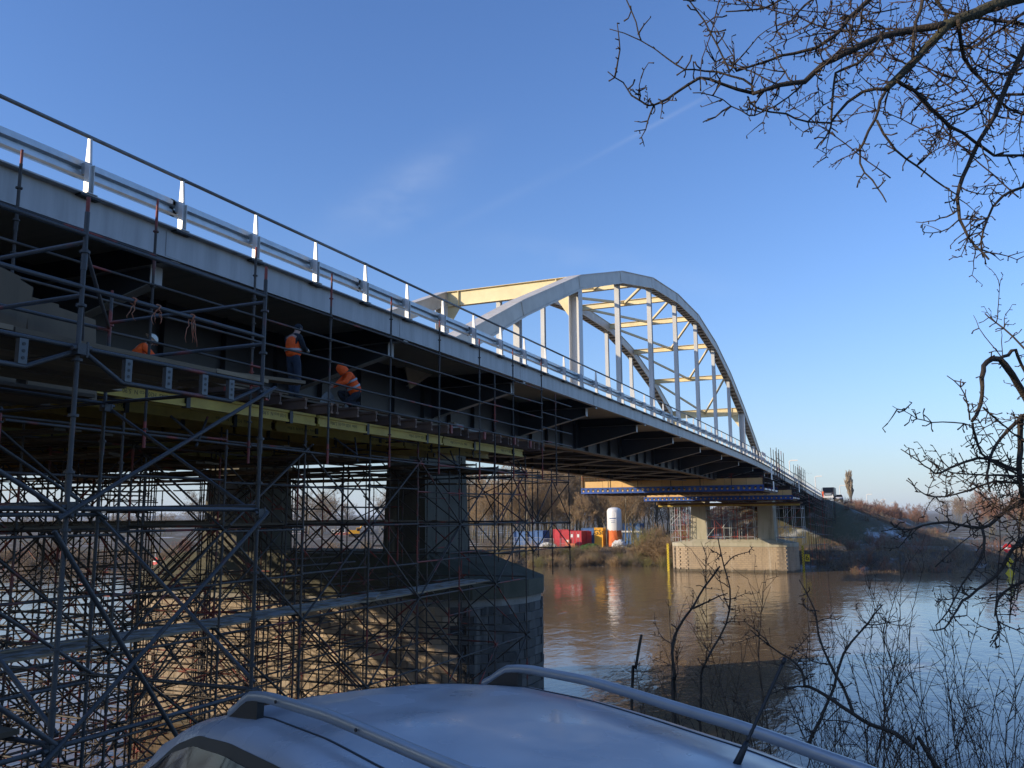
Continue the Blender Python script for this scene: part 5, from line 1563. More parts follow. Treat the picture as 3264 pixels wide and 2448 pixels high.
def tree_variant(seed, H, spread, up, kids, m_tr, m_cr, twig_r=.022, lean=.05):
    q = random.Random(seed); tr, cr = MB(), MB()
    grow(q, tr, cr, Vector((0, 0, -.3)), Vector((q.uniform(-lean, lean), q.uniform(-lean, lean), 1)).normalized(), H*.80, H*.0105, 4, up, spread, kids, twig_r)
    return tr.mesh('trunk', m_tr), cr.mesh('crown', m_cr)
TV = [tree_variant(i, 19, .62, .22, (5, 6, 6, 10), 'bark_far', 'twig_far') for i in range(5)]
TV += [tree_variant(10+i, 20, .5, .45, (5, 6, 6, 9), 'bark_far', 'twig_ochre') for i in range(3)]
TR = [tree_variant(20+i, 14, .6, .5, (4, 5, 5, 9), 'bark_far', 'twig_russet', .03) for i in range(2)]
POP = tree_variant(31, 13, .34, 1.3, (6, 7, 8, 26), 'bark_far', 'twig_pale', .035, .01)
def plant_tree(v, x, y, sc, rot, name, label, group, zoff=0.):
    t = thing(name, label, 'tree', (x, y, ground(x, y)+zoff), rot, group); t.scale = (sc, sc, sc*1.0)
    link('trunk', v[0], t); link('crown', v[1], t)
    return t
rnd = random.Random(5)
WOODLABEL = 'bare brown tree in the wood on the far bank behind the building site'
n = 0
for k in range(105):                                      # the wood between the near pier and the far pier
    px = rnd.uniform(1470, 2180); Y = rnd.uniform(184, 262)
    p = onY(px, 1740, Y)
    plant_tree(rnd.choice(TV), p.x, Y, rnd.uniform(.72, 1.12), rnd.uniform(0, 6.3), 'bare_tree', WOODLABEL, 'trees of the wood on the far bank')
for k in range(34):
    px = rnd.uniform(1470, 2140); Y = rnd.uniform(174, 192); p = onY(px, 1740, Y)
    plant_tree(rnd.choice(TV[5:]), p.x, Y, rnd.uniform(.5, .85), rnd.uniform(0, 6.3), 'bare_tree', 'slender bare tree at the edge of the wood by the containers', 'slender trees at the edge of the wood')
for k in range(26):                                      # left, seen through the scaffold
    px = rnd.uniform(560, 1250); Y = rnd.uniform(230, 330); p = onY(px, 1740, Y)
    plant_tree(rnd.choice(TV[:5]), p.x, Y, rnd.uniform(.6, .95), rnd.uniform(0, 6.3), 'bare_tree', 'bare tree far behind the scaffold on the left', 'trees far behind the scaffold')
for k in range(16):
    px = rnd.uniform(-60, 560); Y = rnd.uniform(230, 300); p = onY(px, 1740, Y)
    plant_tree(rnd.choice(TV[:5]), p.x, Y, rnd.uniform(.45, .6), rnd.uniform(0, 6.3), 'bare_tree', 'low hazy tree on the horizon at the far left', 'low trees at the far left')
p = onY(2718, 1620, 300.)
plant_tree(POP, p.x, 300., .88, 0, 'poplar_tree', 'tall pale poplar tree standing alone beyond the bridge', None, -.2)
for k in range(20):                                      # brown trees over the embankment
    px = rnd.uniform(2800, 2950); Y = rnd.uniform(330, 420); p = onY(px, 1640, Y)
    plant_tree(rnd.choice(TR), p.x, Y, rnd.uniform(.32, .5), rnd.uniform(0, 6.3), 'bare_tree', 'low reddish brown tree on the crest of the embankment', 'reddish trees on the embankment crest')
for k in range(34):
    px = rnd.uniform(2985, 3300); Y = rnd.uniform(480, 900); p = onY(px, 1690, Y)
    plant_tree(rnd.choice(TR+TV[:2]), p.x, Y, rnd.uniform(.75, 1.25)*Y/700., rnd.uniform(0, 6.3), 'bare_tree', 'hazy brown tree far off across the fields at the right', 'hazy trees across the fields')
for k in range(12):
    px = rnd.uniform(3110, 3330); Y = rnd.uniform(235, 330); p = onY(px, 1730, Y)
    plant_tree(rnd.choice(TR), p.x, Y, rnd.uniform(.6, .95), rnd.uniform(0, 6.3), 'bare_tree', 'russet tree behind the branches at the right edge', 'russet trees at the right edge')

def bush_variant(seed, H, W, m, n=70, r=.022):
    q = random.Random(seed); b = MB()
    for k in range(n):
        a = q.uniform(0, 2*PI); tilt = abs(q.gauss(0, .55)); d = Vector((math.cos(a)*math.sin(tilt), math.sin(a)*math.sin(tilt), math.cos(tilt)))
        p = Vector((q.gauss(0, W*.3), q.gauss(0, W*.3), -.1)); L = H*q.uniform(.5, 1.05); pts = [p.copy()]
        for i in range(4): d = (d+rand_dir(q)*.22+Vector((0, 0, -.05*i))).normalized(); p = p+d*L/4; pts.append(p.copy())
        b.path(pts, [r, r, r*.9, r*.8, r*.5], 3)
        for i in range(6):
            j = q.randint(1, 3); s = pts[j].lerp(pts[j+1], q.random()); e = (d+rand_dir(q)*.9).normalized()
            b.path([s, s+e*L*.16, s+(e+rand_dir(q)*.3)*L*.3], [r*.7, r*.6, r*.4], 3)
    return b.mesh('bush', m)
BV = {m: [bush_variant(s+i, 2.6, 1.6, m) for i in range(3)] for s, m in ((1, 'twig_ochre'), (40, 'twig_far'), (80, 'twig_russet'), (120, 'twig_olive'))}
def leaf_variant(seed, R0, n=420):
    q = random.Random(seed); b = MB()
    for k in range(n):
        d = rand_dir(q); d.z = abs(d.z); c = Vector((d.x*R0, d.y*R0, d.z*R0*.8))*q.uniform(.55, 1.05); u = rand_dir(q); v = u.cross(rand_dir(q)).normalized(); s = q.uniform(.09, .2)
        b.add([c-u*s, c-v*s*.5, c+u*s, c+v*s*.5], [(0, 1, 2, 3)])
    return b.mesh('bush', 'leaf_green')
LV = [leaf_variant(i, 1.2) for i in range(2)]
def bush(me, x, y, sc, label, group, zs=1.):
    o = link('bush', me, None, (x, y, ground(x, y))); o.rotation_euler = (0, 0, rnd.uniform(0, 6.3)); o.scale = (sc, sc, sc*zs)
    tag(o, label, 'bush', group)
def rowb(n, x0, x1, off0, off1, mats, s0, s1, label, group, zs=1.):
    for k in range(n):
        x = rnd.uniform(x0, x1); y = shore(x)+rnd.uniform(off0, off1)
        bush(rnd.choice(BV[rnd.choice(mats)]), x, y, rnd.uniform(s0, s1), label, group, zs)
G1 = 'dry bushes on the far bank left of the pier'
rowb(105, -75, -35.5, .2, 8, ['twig_ochre', 'twig_olive', 'twig_far'], .6, .95, 'dry ochre bush on the far bank slope below the building site', G1)
rowb(18, -44, -35.5, 3, 16, ['twig_ochre', 'twig_ochre', 'twig_olive'], 1.1, 1.8, 'tall dry ochre bush on the far bank next to the far pier', 'tall dry bushes next to the far pier', 1.1)
rowb(55, -170, -75, .2, 12, ['twig_far', 'twig_russet', 'twig_ochre'], .8, 1.3, 'brown bush on the far bank seen through the scaffold', 'bushes seen through the scaffold')
def thicket(label, spots, mats, seed):
    """many bushes that read as one mass"""
    q = random.Random(seed); b = MB()
    for x, y, H in spots:
        g = ground(x, y); mi = q.randrange(len(mats))
        for k in range(22):
            a = q.uniform(0, 2*PI); tilt = abs(q.gauss(0, .6)); d = Vector((math.cos(a)*math.sin(tilt), math.sin(a)*math.sin(tilt), math.cos(tilt)))
            p = Vector((x+q.gauss(0, .5), y+q.gauss(0, .5), g-.1)); L = H*q.uniform(.5, 1.05); pts = [p.copy()]
            for i in range(3): d = (d+rand_dir(q)*.25).normalized(); p = p+d*L/3; pts.append(p.copy())
            b.path(pts, [.03, .028, .022, .014], 3, mi)
            for i in range(4):
                s = pts[q.randint(1, 2)].lerp(pts[3], q.random()*.7); e = (d+rand_dir(q)*.9).normalized(); b.path([s, s+e*L*.28], [.02, .01], 3, mi)
    o = part('thicket', b, mats, None); tag(o, label, 'thicket', None, 'stuff')
sp = []
for k in range(90):
    x = rnd.uniform(-11, 45); sp.append((x, shore(x)+rnd.uniform(0, 16), rnd.uniform(1.8, 3.4)))
thicket('shaded dark thicket along the water right of the far pier', sp, ['twig_far', 'twig_russet'], 8)
rowb(16, 22, 60, 6, 60, ['twig_ochre', 'twig_russet'], 1.1, 1.8, 'sunlit russet bush in the field at the right edge', 'russet bushes at the right edge')
sp = []
for k in range(170):
    y = rnd.uniform(184, 300); sp.append((road_cx(y)+11+rnd.uniform(1.5, 22), y, rnd.uniform(1.4, 2.8)))
thicket('shaded bare thicket covering the embankment slope', sp, ['twig_far', 'twig_russet'], 9)
for k in range(40):
    y = rnd.uniform(250, 420); x = road_cx(y)+10+rnd.uniform(0, 4)
    bush(rnd.choice(BV['twig_russet']), x, y, rnd.uniform(.8, 1.5), 'reddish brown bush along the crest of the embankment', 'bushes along the embankment crest')
for k in range(9):
    px = rnd.uniform(1832, 1905); Y = rnd.uniform(155.5, 160); p = onY(px, 1740, Y)
    bush(rnd.choice(LV), p.x, Y, rnd.uniform(.6, 1.0), 'bright green leafy bush below the containers', 'green bushes below the containers')

# rough grass on both banks
def tufts(name, label, area, n, h, m, seed):
    q = random.Random(seed); b = MB()
    for k in range(n):
        x, y = area(q); z = ground(x, y)-.03
        for i in range(4):
            a = q.uniform(0, 2*PI); l = h*q.uniform(.5, 1.2); w = .03
            c, s = math.cos(a), math.sin(a); bx, by = x+q.uniform(-.2, .2), y+q.uniform(-.2, .2)
            b.add([(bx-s*w, by+c*w, z), (bx+s*w, by-c*w, z), (bx+c*l*.5, by+s*l*.5, z+l)], [(0, 1, 2)])
    o = part(name, b, m, None); tag(o, label, 'grass', None, 'stuff')
def far_area(q):
    x = q.uniform(-160, 60); return x, shore(x)+q.uniform(0.2, 14)
tufts('rough_grass', 'dry rough grass along the far bank', far_area, 9000, .55, 'twig_ochre', 3)
def emb_area(q):
    y = q.uniform(186, 290); return road_cx(y)+11+q.uniform(-2, 24), y
tufts('rough_grass', 'dry grass on the embankment slope', emb_area, 5000, .5, 'twig_far', 4)

# ------------------------------------------------------------------ the tree overhead and the shrubs in front
def px_path(P, fx, fy, k, d0, d1, q, jit=.05):
    """a branch seen in the picture, given its own distance: points (x, y) of the picture and distance d0 to d1"""
    out = []
    for i, (x, y) in enumerate(P):
        t = i/(len(P)-1); out.append(deep(fx+x*k, fy+y*k, lerp(d0, d1, t)+q.uniform(-jit, jit)))
    return out
def refine(pts, q, amp):
    """rounder, slightly crooked version of a coarse path"""
    out = []
    for i in range(len(pts)-1):
        p0 = pts[max(i-1, 0)]; p1 = pts[i]; p2 = pts[i+1]; p3 = pts[min(i+2, len(pts)-1)]
        n = max(2, int((p2-p1).length/.09))
        for j in range(n):
            t = j/n
            c = .5*((2*p1)+(p2-p0)*t+(2*p0-5*p1+4*p2-p3)*t*t+(3*p1-p0-3*p2+p3)*t**3)
            out.append(c+rand_dir(q)*amp)
    out.append(pts[-1]); return out
def shoot(b, q, p, d, L, r, depth, crook, buds=.8):
    n = max(2, int(L/.05)); pts = [p.copy()]; dd = d.copy()
    for i in range(n):
        dd = (dd+rand_dir(q)*crook+Vector((0, 0, .03))).normalized(); p = p+dd*(L/n); pts.append(p.copy())
    b.path(pts, [lerp(r, max(.0016, r*.45), i/n) for i in range(n+1)], 4)
    for i in range(1, n+1):                              # buds and spurs
        if q.random() < buds:
            e = (dd.cross(rand_dir(q)).normalized()+dd*.4).normalized(); l = q.uniform(.014, .04)
            b.path([pts[i], pts[i]+e*l*.7, pts[i]+e*l], [max(.0028, r*.75), .0036, .0052], 3)
    if depth > 0:
        for i in range(q.randint(1, 3) if L > .12 else q.randint(0, 1)):
            j = q.randint(1, n); e = (dd+dd.cross(rand_dir(q)).normalized()*1.1).normalized()
            shoot(b, q, pts[j], e, L*q.uniform(.3, .65), max(.0026, r*.75), depth-1, crook, buds)
def limb(t, tw, q, pts, r0, r1, m, dens, tl, amp=.006, depth=1, crook=.28, droop=0.):
    """one limb as a part of the tree, its twigs collected apart"""
    f = refine(pts, q, amp); n = len(f)
    b = MB(); b.path(f, [lerp(r0, r1, i/(n-1))*q.uniform(.93, 1.1) for i in range(n)], 7 if r0 > .012 else 5)
    part('limb', b, m, t)
    tot = sum((f[i+1]-f[i]).length for i in range(n-1))
    for k in range(int(tot*dens*1.6) if dens else 0):    # short fruiting spurs close along the limb
        i = q.randint(1, n-2); ax = (f[i+1]-f[i]).normalized(); e = (ax*q.uniform(-.2, .6)+ax.cross(rand_dir(q)).normalized()).normalized(); l = q.uniform(.02, .06)
        m1 = f[i]+e*l; e2 = (e+rand_dir(q)*.6).normalized(); tw.path([f[i], m1, m1+e2*l*.7], [.0052, .0042, .0056], 4)
    for k in range(int(tot*dens*.62)):
        i = q.randint(1, n-2); ax = (f[i+1]-f[i]).normalized(); e = (ax*q.uniform(.1, .8)+ax.cross(rand_dir(q)).normalized()+Vector((0, 0, -droop))).normalized()
        shoot(tw, q, f[i], e, tl*q.uniform(.3, 1.15), q.uniform(.0042, .0068), depth, crook)
q = random.Random(77)
K1 = .6167
tree = thing('fruit_tree', 'gnarled bare tree reaching in with knobby twigs from the upper right', 'tree', deep(3700, 2350, 6.4))
gt = ground(tree.location.x, tree.location.y); tree.location.z = gt
tw, tw2 = MB(), MB()
A = lambda P, d0, d1: px_path(P, 1900, 0, K1, d0, d1, q)
crotch = deep(3750, 350, 6.2)
limb(tree, tw, q, [Vector((tree.location.x, tree.location.y, gt-.2)), Vector((tree.location.x+.1, tree.location.y, gt+1.5)), Vector((crotch.x+.1, crotch.y+.1, gt+3.4)), crotch], .15, .09, 'bark_moss', 0, .2, .01)
hub = A([(2420, -60)], 6.0, 6.0) if False else [deep(1900+2420*K1, -60*K1, 6.0)]
limb(tree, tw, q, [crotch]+hub+A([(2212, -20), (2080, 20), (1870, 105), (1800, 130)], 5.9, 5.7), .07, .034, 'bark_moss', 10, .35)
limb(tree, tw, q, A([(1800, 130), (1650, 150), (1480, 190), (1330, 250), (1180, 330), (1080, 420), (950, 440), (810, 485)], 5.7, 5.3), .026, .012, 'bark_near', 15, .42)
limb(tree, tw, q, A([(810, 485), (640, 430), (540, 400), (420, 480), (330, 535), (270, 545), (180, 490), (140, 430), (60, 370)], 5.3, 5.1), .011, .0032, 'bark_near', 11, .3)
limb(tree, tw, q, A([(810, 485), (800, 440), (700, 390), (560, 365), (460, 355), (370, 300), (230, 205), (70, 150)], 5.3, 5.4), .0085, .0028, 'bark_near', 7, .2)
limb(tree, tw, q, A([(230, 205), (205, 120), (155, 0), (130, -80)], 5.4, 5.5), .005, .0035, 'bark_near', 6, .12)
limb(tree, tw, q, A([(690, 375), (620, 230), (560, 110), (485, 0), (460, -60)], 5.3, 5.5), .006, .004, 'bark_near', 7, .15)
limb(tree, tw, q, A([(640, -40), (600, 160), (550, 300), (540, 390)], 5.6, 5.3), .004, .003, 'twig_red', 5, .15)
limb(tree, tw, q, A([(1820, 130), (1700, 250), (1620, 340), (1530, 430), (1500, 460)], 5.7, 5.5), .027, .02, 'bark_moss', 8, .35)
limb(tree, tw, q, A([(1500, 460), (1380, 475), (1240, 590), (1210, 660), (1160, 750)], 5.5, 5.4), .012, .004, 'bark_near', 8, .2, droop=.2)
limb(tree, tw, q, A([(1500, 460), (1470, 520), (1440, 620), (1380, 740), (1360, 800), (1390, 890), (1460, 970), (1500, 1045)], 5.5, 5.2), .011, .0035, 'bark_near', 4, .12)
limb(tree, tw, q, A([(1450, 620), (1550, 780), (1700, 890), (1800, 960), (1870, 1010)], 5.4, 5.6), .008, .0045, 'bark_near', 8, .25)
limb(tree, tw, q, A([(1560, 420), (1640, 470), (1740, 570), (1830, 650), (1960, 730), (2060, 800), (2260, 800)], 5.5, 5.9), .013, .009, 'bark_near', 13, .4)
limb(tree, tw, q, hub+A([(2230, 220), (2120, 440), (2060, 600), (1980, 730), (1920, 860), (1880, 960), (1870, 1080), (1900, 1180), (1960, 1270), (2030, 1340)], 5.9, 5.5), .026, .006, 'bark_near', 13, .32)
limb(tree, tw, q, hub+A([(2260, 860), (2100, 1010), (2020, 1130), (1990, 1240), (2000, 1330)], 5.9, 5.7), .02, .005, 'bark_near', 12, .28)
limb(tree, tw, q, A([(1870, 105), (1900, 300), (2000, 420), (2130, 560), (2260, 600)], 5.7, 6.1), .014, .008, 'bark_near', 14, .4)
limb(tree, tw, q, A([(1500, -60), (1400, 10), (1310, 90), (1270, 150), (1180, 220), (1090, 260), (960, 290), (840, 325), (730, 365), (690, 310)], 5.9, 5.6), .017, .005, 'bark_near', 14, .32)
limb(tree, tw, q, A([(1180, -40), (1080, 30), (980, 130), (910, 170)], 5.8, 5.6), .009, .004, 'bark_near', 9, .25)
limb(tree, tw, q, A([(1000, -40), (920, 20), (800, 55), (670, 60)], 5.8, 5.7), .0085, .0045, 'bark_near', 9, .22)
limb(tree, tw, q, A([(1650, 150), (1500, 150), (1250, 160), (1050, 90), (880, 40), (700, -10)], 5.7, 6.2), .007, .004, 'twig_red', 12, .4)
limb(tree, tw, q, A([(1480, 190), (1350, 330), (1240, 380), (1225, 500), (1215, 620)], 5.5, 5.4), .01, .007, 'bark_near', 8, .25)
limb(tree, tw, q, A([(1080, 420), (1000, 500), (860, 580), (795, 600), (700, 545), (600, 490), (500, 480)], 5.4, 5.2), .0055, .003, 'bark_near', 7, .18)
limb(tree, tw, q, A([(780, 500), (830, 560), (980, 590), (1090, 630), (1210, 635)], 5.3, 5.4), .006, .006, 'bark_near', 6, .15)
limb(tree, tw, q, A([(1640, 340), (1640, 180), (1690, 0), (1700, -60)], 5.6, 5.9), .011, .012, 'bark_near', 10, .3)
limb(tree, tw, q, A([(2212, 60), (2050, 180), (1900, 260), (1800, 250)], 6.2, 6.0), .011, .005, 'bark_near', 14, .42)
limb(tree, tw, q, A([(2260, 330), (2100, 380), (1960, 330), (1880, 200)], 6.2, 6.0), .01, .005, 'bark_near', 13, .4)
limb(tree, tw, q, A([(2260, 480), (2050, 500), (1900, 580), (1800, 640), (1740, 760)], 6.3, 5.9), .011, .004, 'bark_near', 13, .36)
limb(tree, tw, q, A([(1740, -40), (1800, 60), (1990, 90), (2230, 130)], 6.3, 6.3), .012, .012, 'bark_near', 14, .4)
for k in range(14):                                      # farther rank of fine shoots behind
    x, y = q.uniform(900, 2200), q.uniform(-40, 380 if q.random() < .7 else 700)
    a = deep(1900+x*K1, y*K1, q.uniform(6.3, 7.5)); e = (Vector((0, 0, q.uniform(-.2, .6)))-R2*q.uniform(.2, 1.)).normalized()
    limb(tree, tw2, q, [a-e*.7, a, a+e*.5+rand_dir(q)*.1], .006, .0028, 'twig_red', 12, .3)
for k in range(7):                                       # the rest of the crown, away from the river view
    e = (R2*q.uniform(.3, 1.)+Vector((0, 0, q.uniform(.2, 1.1)))+_f*q.uniform(-.7, .8)).normalized(); pts = [crotch+Vector((.05, .05, -q.uniform(0, .8)))]
    for i in range(5): e = (e+rand_dir(q)*.28).normalized(); pts.append(pts[-1]+e*q.uniform(.4, .65))
    limb(tree, tw, q, pts, .05 if k < 3 else .025, .006, 'bark_moss', 8, .45)
part('twigs', tw, 'twig_near', tree, kind='stuff'); part('fine_shoots', tw2, 'twig_red', tree, kind='stuff')

K2 = .4823
t2 = thing('pollard_tree', 'bare tree with hooked thick branches at the right edge of the picture', 'tree', deep(3560, 2400, 7.4))
gt = ground(t2.location.x, t2.location.y); t2.location.z = gt
tw = MB()
B = lambda P, d0, d1: px_path(P, 2500, 1000, K2, d0, d1, q)
tr0 = deep(3480, 1500, 7.0)
limb(t2, tw, q, [Vector((t2.location.x, t2.location.y, gt-.2)), Vector((t2.location.x, t2.location.y, gt+1.6)), tr0], .14, .08, 'bark_moss', 0, .2, .01)
limb(t2, tw, q, [tr0]+B([(1700, 700), (1584, 530), (1500, 400), (1420, 300), (1340, 320), (1310, 380), (1310, 480), (1300, 600), (1240, 710)], 6.8, 6.3), .04, .011, 'bark_near', 5, .2)
limb(t2, tw, q, B([(1240, 720), (1260, 800), (1300, 920), (1400, 990), (1550, 1060), (1640, 1080)], 6.3, 6.6), .009, .009, 'bark_near', 12, .3)
limb(t2, tw, q, B([(1420, 300), (1480, 270), (1530, 240), (1570, 340), (1640, 480)], 6.7, 6.8), .014, .012, 'bark_near', 5, .2)
limb(t2, tw, q, B([(1240, 740), (1120, 720), (970, 715), (880, 690), (790, 645), (715, 610)], 6.3, 6.0), .0055, .0022, 'twig_near', 9, .12)
limb(t2, tw, q, B([(1225, 700), (1210, 600), (1165, 480), (1075, 410)], 6.3, 6.2), .006, .003, 'twig_near', 14, .12)
limb(t2, tw, q, [tr0]+B([(1640, 690), (1560, 730), (1555, 900), (1550, 1080), (1580, 1250)], 6.9, 6.7), .036, .016, 'bark_near', 9, .25)
limb(t2, tw, q, [tr0]+B([(1640, 690), (1480, 770), (1410, 860), (1360, 960), (1340, 1060), (1360, 1180)], 6.9, 6.4), .022, .007, 'bark_near', 8, .22)
limb(t2, tw, q, B([(1550, 1040), (1400, 980), (1280, 950), (1090, 1020), (1010, 1055), (960, 1030), (890, 980), (770, 895)], 6.7, 6.2), .013, .003, 'bark_near', 10, .22)
limb(t2, tw, q, B([(1680, 1080), (1400, 1070), (1250, 1060), (1120, 1050), (1000, 1010)], 6.9, 6.4), .012, .003, 'bark_near', 11, .25)
limb(t2, tw, q, B([(1680, 1130), (1400, 1110), (1280, 1145), (1140, 1190), (1000, 1210), (900, 1175), (840, 1110)], 6.9, 6.3), .012, .003, 'bark_near', 11, .25)
limb(t2, tw, q, B([(1700, 1170), (1584, 1240), (1450, 1320), (1300, 1420), (1090, 1375), (920, 1400), (780, 1430), (700, 1380)], 6.9, 6.1), .019, .0035, 'bark_near', 8, .22)
limb(t2, tw, q, B([(1310, 1420), (1320, 1560), (1250, 1680), (1170, 1790), (1090, 1960), (1000, 2060)], 6.5, 6.2), .011, .004, 'bark_near', 7, .2)
limb(t2, tw, q, B([(1700, 1360), (1584, 1480), (1500, 1560), (1440, 1680), (1330, 1790), (1180, 1900), (1120, 2000), (1060, 2080), (960, 2090)], 6.9, 6.2), .018, .004, 'bark_near', 8, .25)
limb(t2, tw, q, B([(1700, 1720), (1584, 1770), (1450, 1840), (1400, 1960), (1420, 2100), (1360, 2200)], 6.9, 6.5), .014, .004, 'bark_near', 13, .3)
limb(t2, tw, q, B([(1310, 620), (1400, 700), (1500, 780), (1600, 860)], 6.5, 6.8), .008, .006, 'bark_near', 7, .2)
limb(t2, tw, q, B([(1440, 290), (1360, 190), (1290, 100), (1250, 10)], 6.7, 6.8), .0045, .002, 'twig_red', 3, .1)
limb(t2, tw, q, B([(1440, 300), (1435, 180), (1433, 110)], 6.7, 6.7), .004, .002, 'twig_red', 4, .08)
for k in range(12):
    x, y = q.uniform(1250, 1600), q.uniform(900, 1900); a = deep(2500+x*K2, 1000+y*K2, q.uniform(6.4, 7.2)); e = (Vector((0, 0, q.uniform(.1, 1)))-R2*q.uniform(-.4, .9)).normalized()
    limb(t2, tw, q, [a-e*.5, a, a+e*.5+rand_dir(q)*.1], .005, .0025, 'twig_near', 7, .2)
for k in range(6):
    e = (R2*q.uniform(.1, 1.)+Vector((0, 0, q.uniform(.4, 1.2)))+_f*q.uniform(-.6, .8)).normalized(); pts = [tr0+Vector((.02, .02, -q.uniform(0, .7)))]
    for i in range(4): e = (e+rand_dir(q)*.3).normalized(); pts.append(pts[-1]+e*q.uniform(.35, .55))
    limb(t2, tw, q, pts, .04 if k < 3 else .02, .005, 'bark_near', 8, .4)
part('twigs', tw, 'twig_near', t2, kind='stuff')

# shrubs on the bank below, in front of the water
def shrub(label, px, py_top, dist, n, spread, seed, m='twig_shrub', stem=.011, crook=.075, name='shrub', lean=0.):
    q = random.Random(seed)
    top = deep(px, py_top, dist); x, y = top.x, top.y; g = ground(x, y)
    t = thing(name, label, 'shrub', (x, y, g)); H = top.z-g
    twg = MB()
    for k in range(n):
        a = q.uniform(0, 2*PI); h = H*q.uniform(.55, 1.0) if k else H
        base = Vector((x+q.gauss(0, .15), y+q.gauss(0, .15), g-.1))
        e = Vector((x+math.cos(a)*spread*q.random()+R2.x*lean, y+math.sin(a)*spread*q.random()*.7+R2.y*lean, g+h)); pts = [base]
        for i in range(1, 5): pts.append(base.lerp(e, i/5)+rand_dir(q)*h*.03+Vector((0, 0, h*.02)))
        pts.append(e)
        f = refine(pts, q, .006); nn = len(f); b = MB(); r0 = stem*q.uniform(.6, 1.25)
        b.path(f, [lerp(r0, .0025, (i/(nn-1))**.8) for i in range(nn)], 5); part('stem', b, m, t)
        for j in range(int(h*5.5)):
            i = q.randint(int(nn*.3), nn-2); ax = (f[i+1]-f[i]).normalized(); d = (ax*.75+ax.cross(rand_dir(q)).normalized()*.55+Vector((0, 0, .15))).normalized()
            shoot(twg, q, f[i], d, q.uniform(.35, 1.35)*(1.15-i/nn), q.uniform(.0026, .0048), 1, crook, .06)
    part('twigs', twg, m, t, kind='stuff')
    return t
SH = [(2370, 1790, 8.6, 6, .9, 'tall forked shrub standing before the far pier'), (2240, 1960, 8.2, 6, .8, 'thin shrub left of the tall forked one'), (2060, 2010, 9.0, 5, .6, 'low thin shrub at the left end of the thicket by the roof rail'),
      (2560, 1810, 9.2, 7, .9, 'upright shrub right of the far pier reflection'), (2740, 1800, 8.4, 7, 1.0, 'spreading shrub in the middle of the thicket at the lower right'), (2900, 1830, 9.0, 8, 1.0, 'dense shrub in front of the bright water'),
      (3030, 1880, 8.0, 8, .9, 'dense shrub left of the hooked branches'), (3160, 1900, 8.8, 9, .9, 'dense shrub below the hooked branches'), (3280, 1950, 7.6, 8, .8, 'dense shrub in the lower right corner'), (2640, 2060, 7.4, 6, .7, 'low shrub behind the car aerial'), (2860, 2120, 7.0, 7, .8, 'low tangled shrub at the bottom edge on the right'), (3080, 2150, 6.8, 8, .8, 'low tangled shrub near the lower right corner')]
for k, (px, py, dist, n, sp, lab) in enumerate(SH): shrub(lab, px, py-40, dist, n, sp*1.2, 300+k)
# heavier bent stems of the thicket
st_ = thing('bent_sapling', 'thick bent sapling with grey bark leaning over the water', 'shrub', deep(2200, 2448, 7.5)); st_.location.z = ground(st_.location.x, st_.location.y)
tw = MB(); q = random.Random(9); C4 = lambda P, d0, d1: px_path(P, 1900, 1700, K1, d0, d1, q, .03)
b0 = [Vector(st_.location)+Vector((0, 0, -.1))]
limb(st_, tw, q, b0+C4([(405, 900), (405, 760), (395, 620), (405, 540), (450, 450), (500, 380), (560, 280), (640, 170)], 7.6, 7.9), .03, .008, 'bark_near', 4, .3, .004)
limb(st_, tw, q, C4([(500, 385), (580, 350), (680, 310)], 7.9, 8.), .01, .004, 'bark_near', 6, .2)
limb(st_, tw, q, b0+C4([(540, 900), (570, 660), (640, 540), (690, 400), (690, 280), (650, 120), (630, 20)], 7.8, 8.2), .022, .005, 'bark_near', 7, .4, .004)
part('twigs', tw, 'twig_near', st_, kind='stuff')
st2 = thing('bent_sapling', 'arching thick stem rising from the lower right corner of the picture', 'shrub', deep(3300, 2640, 6.2)); st2.location.z = ground(st2.location.x, st2.location.y)
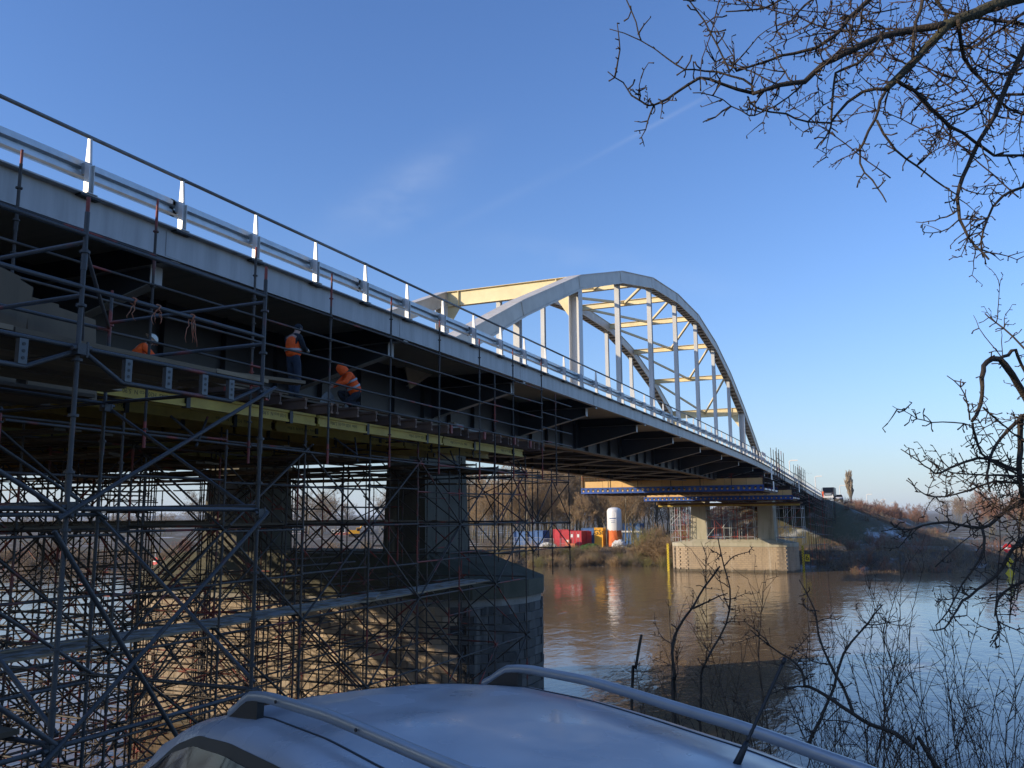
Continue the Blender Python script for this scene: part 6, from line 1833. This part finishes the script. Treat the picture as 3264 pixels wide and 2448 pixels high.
tw = MB(); b0 = [Vector(st2.location)+Vector((0, 0, -.1))]
limb(st2, tw, q, b0+C4([(1760, 1210), (1640, 1110), (1540, 1030), (1420, 990), (1320, 930), (1220, 860), (1140, 810), (1080, 790)], 6.0, 6.4), .026, .012, 'bark_near', 6, .35, .004)
limb(st2, tw, q, C4([(1080, 790), (1065, 710), (1000, 650), (900, 580), (800, 500)], 6.4, 6.6), .011, .004, 'bark_near', 8, .4, .004)
limb(st2, tw, q, C4([(1330, 940), (1280, 800), (1210, 680), (1150, 520), (1130, 400), (1050, 240)], 6.3, 6.8), .013, .004, 'bark_near', 8, .45, .004)
limb(st2, tw, q, C4([(1090, 1100), (1160, 960), (1230, 790), (1280, 620), (1400, 470), (1480, 370)], 6.4, 6.9), .014, .005, 'bark_near', 7, .45, .004)
limb(st2, tw, q, C4([(1080, 790), (980, 800), (860, 850)], 6.4, 6.3), .007, .003, 'bark_near', 8, .3)
part('twigs', tw, 'twig_near', st2, kind='stuff')
st3 = thing('dead_stem', 'short grey broken stem standing beside the roof rail', 'shrub', deep(1900+185*K1, 1700+830*K1, 7.8)); st3.location.z = ground(st3.location.x, st3.location.y)
tw = MB(); limb(st3, tw, q, [Vector(st3.location)]+C4([(185, 830), (205, 700), (235, 525)], 7.8, 7.85), .024, .012, 'bark_near', 1, .2, .003); part('twigs', tw, 'twig_near', st3, kind='stuff')
# ------------------------------------------------------------------ winter haze over the valley
hz_m = bpy.data.materials.new('haze_air'); hz_m.use_nodes = True
N, L = hz_m.node_tree.nodes, hz_m.node_tree.links
N.remove(N['Principled BSDF'])
pv = N.new('ShaderNodeVolumePrincipled'); pv.inputs['Color'].default_value = (.80, .88, 1.0, 1); pv.inputs['Density'].default_value = .00011; pv.inputs['Anisotropy'].default_value = .0
L.new(pv.outputs[0], N['Material Output'].inputs['Volume'])
MATS['haze_air'] = hz_m
o = part('haze', MB().box(-6900, 6900, -3200, 9200, -13., 32.), 'haze_air', None)
tag(o, 'thin pale winter haze over the river valley', 'haze', None, 'stuff')
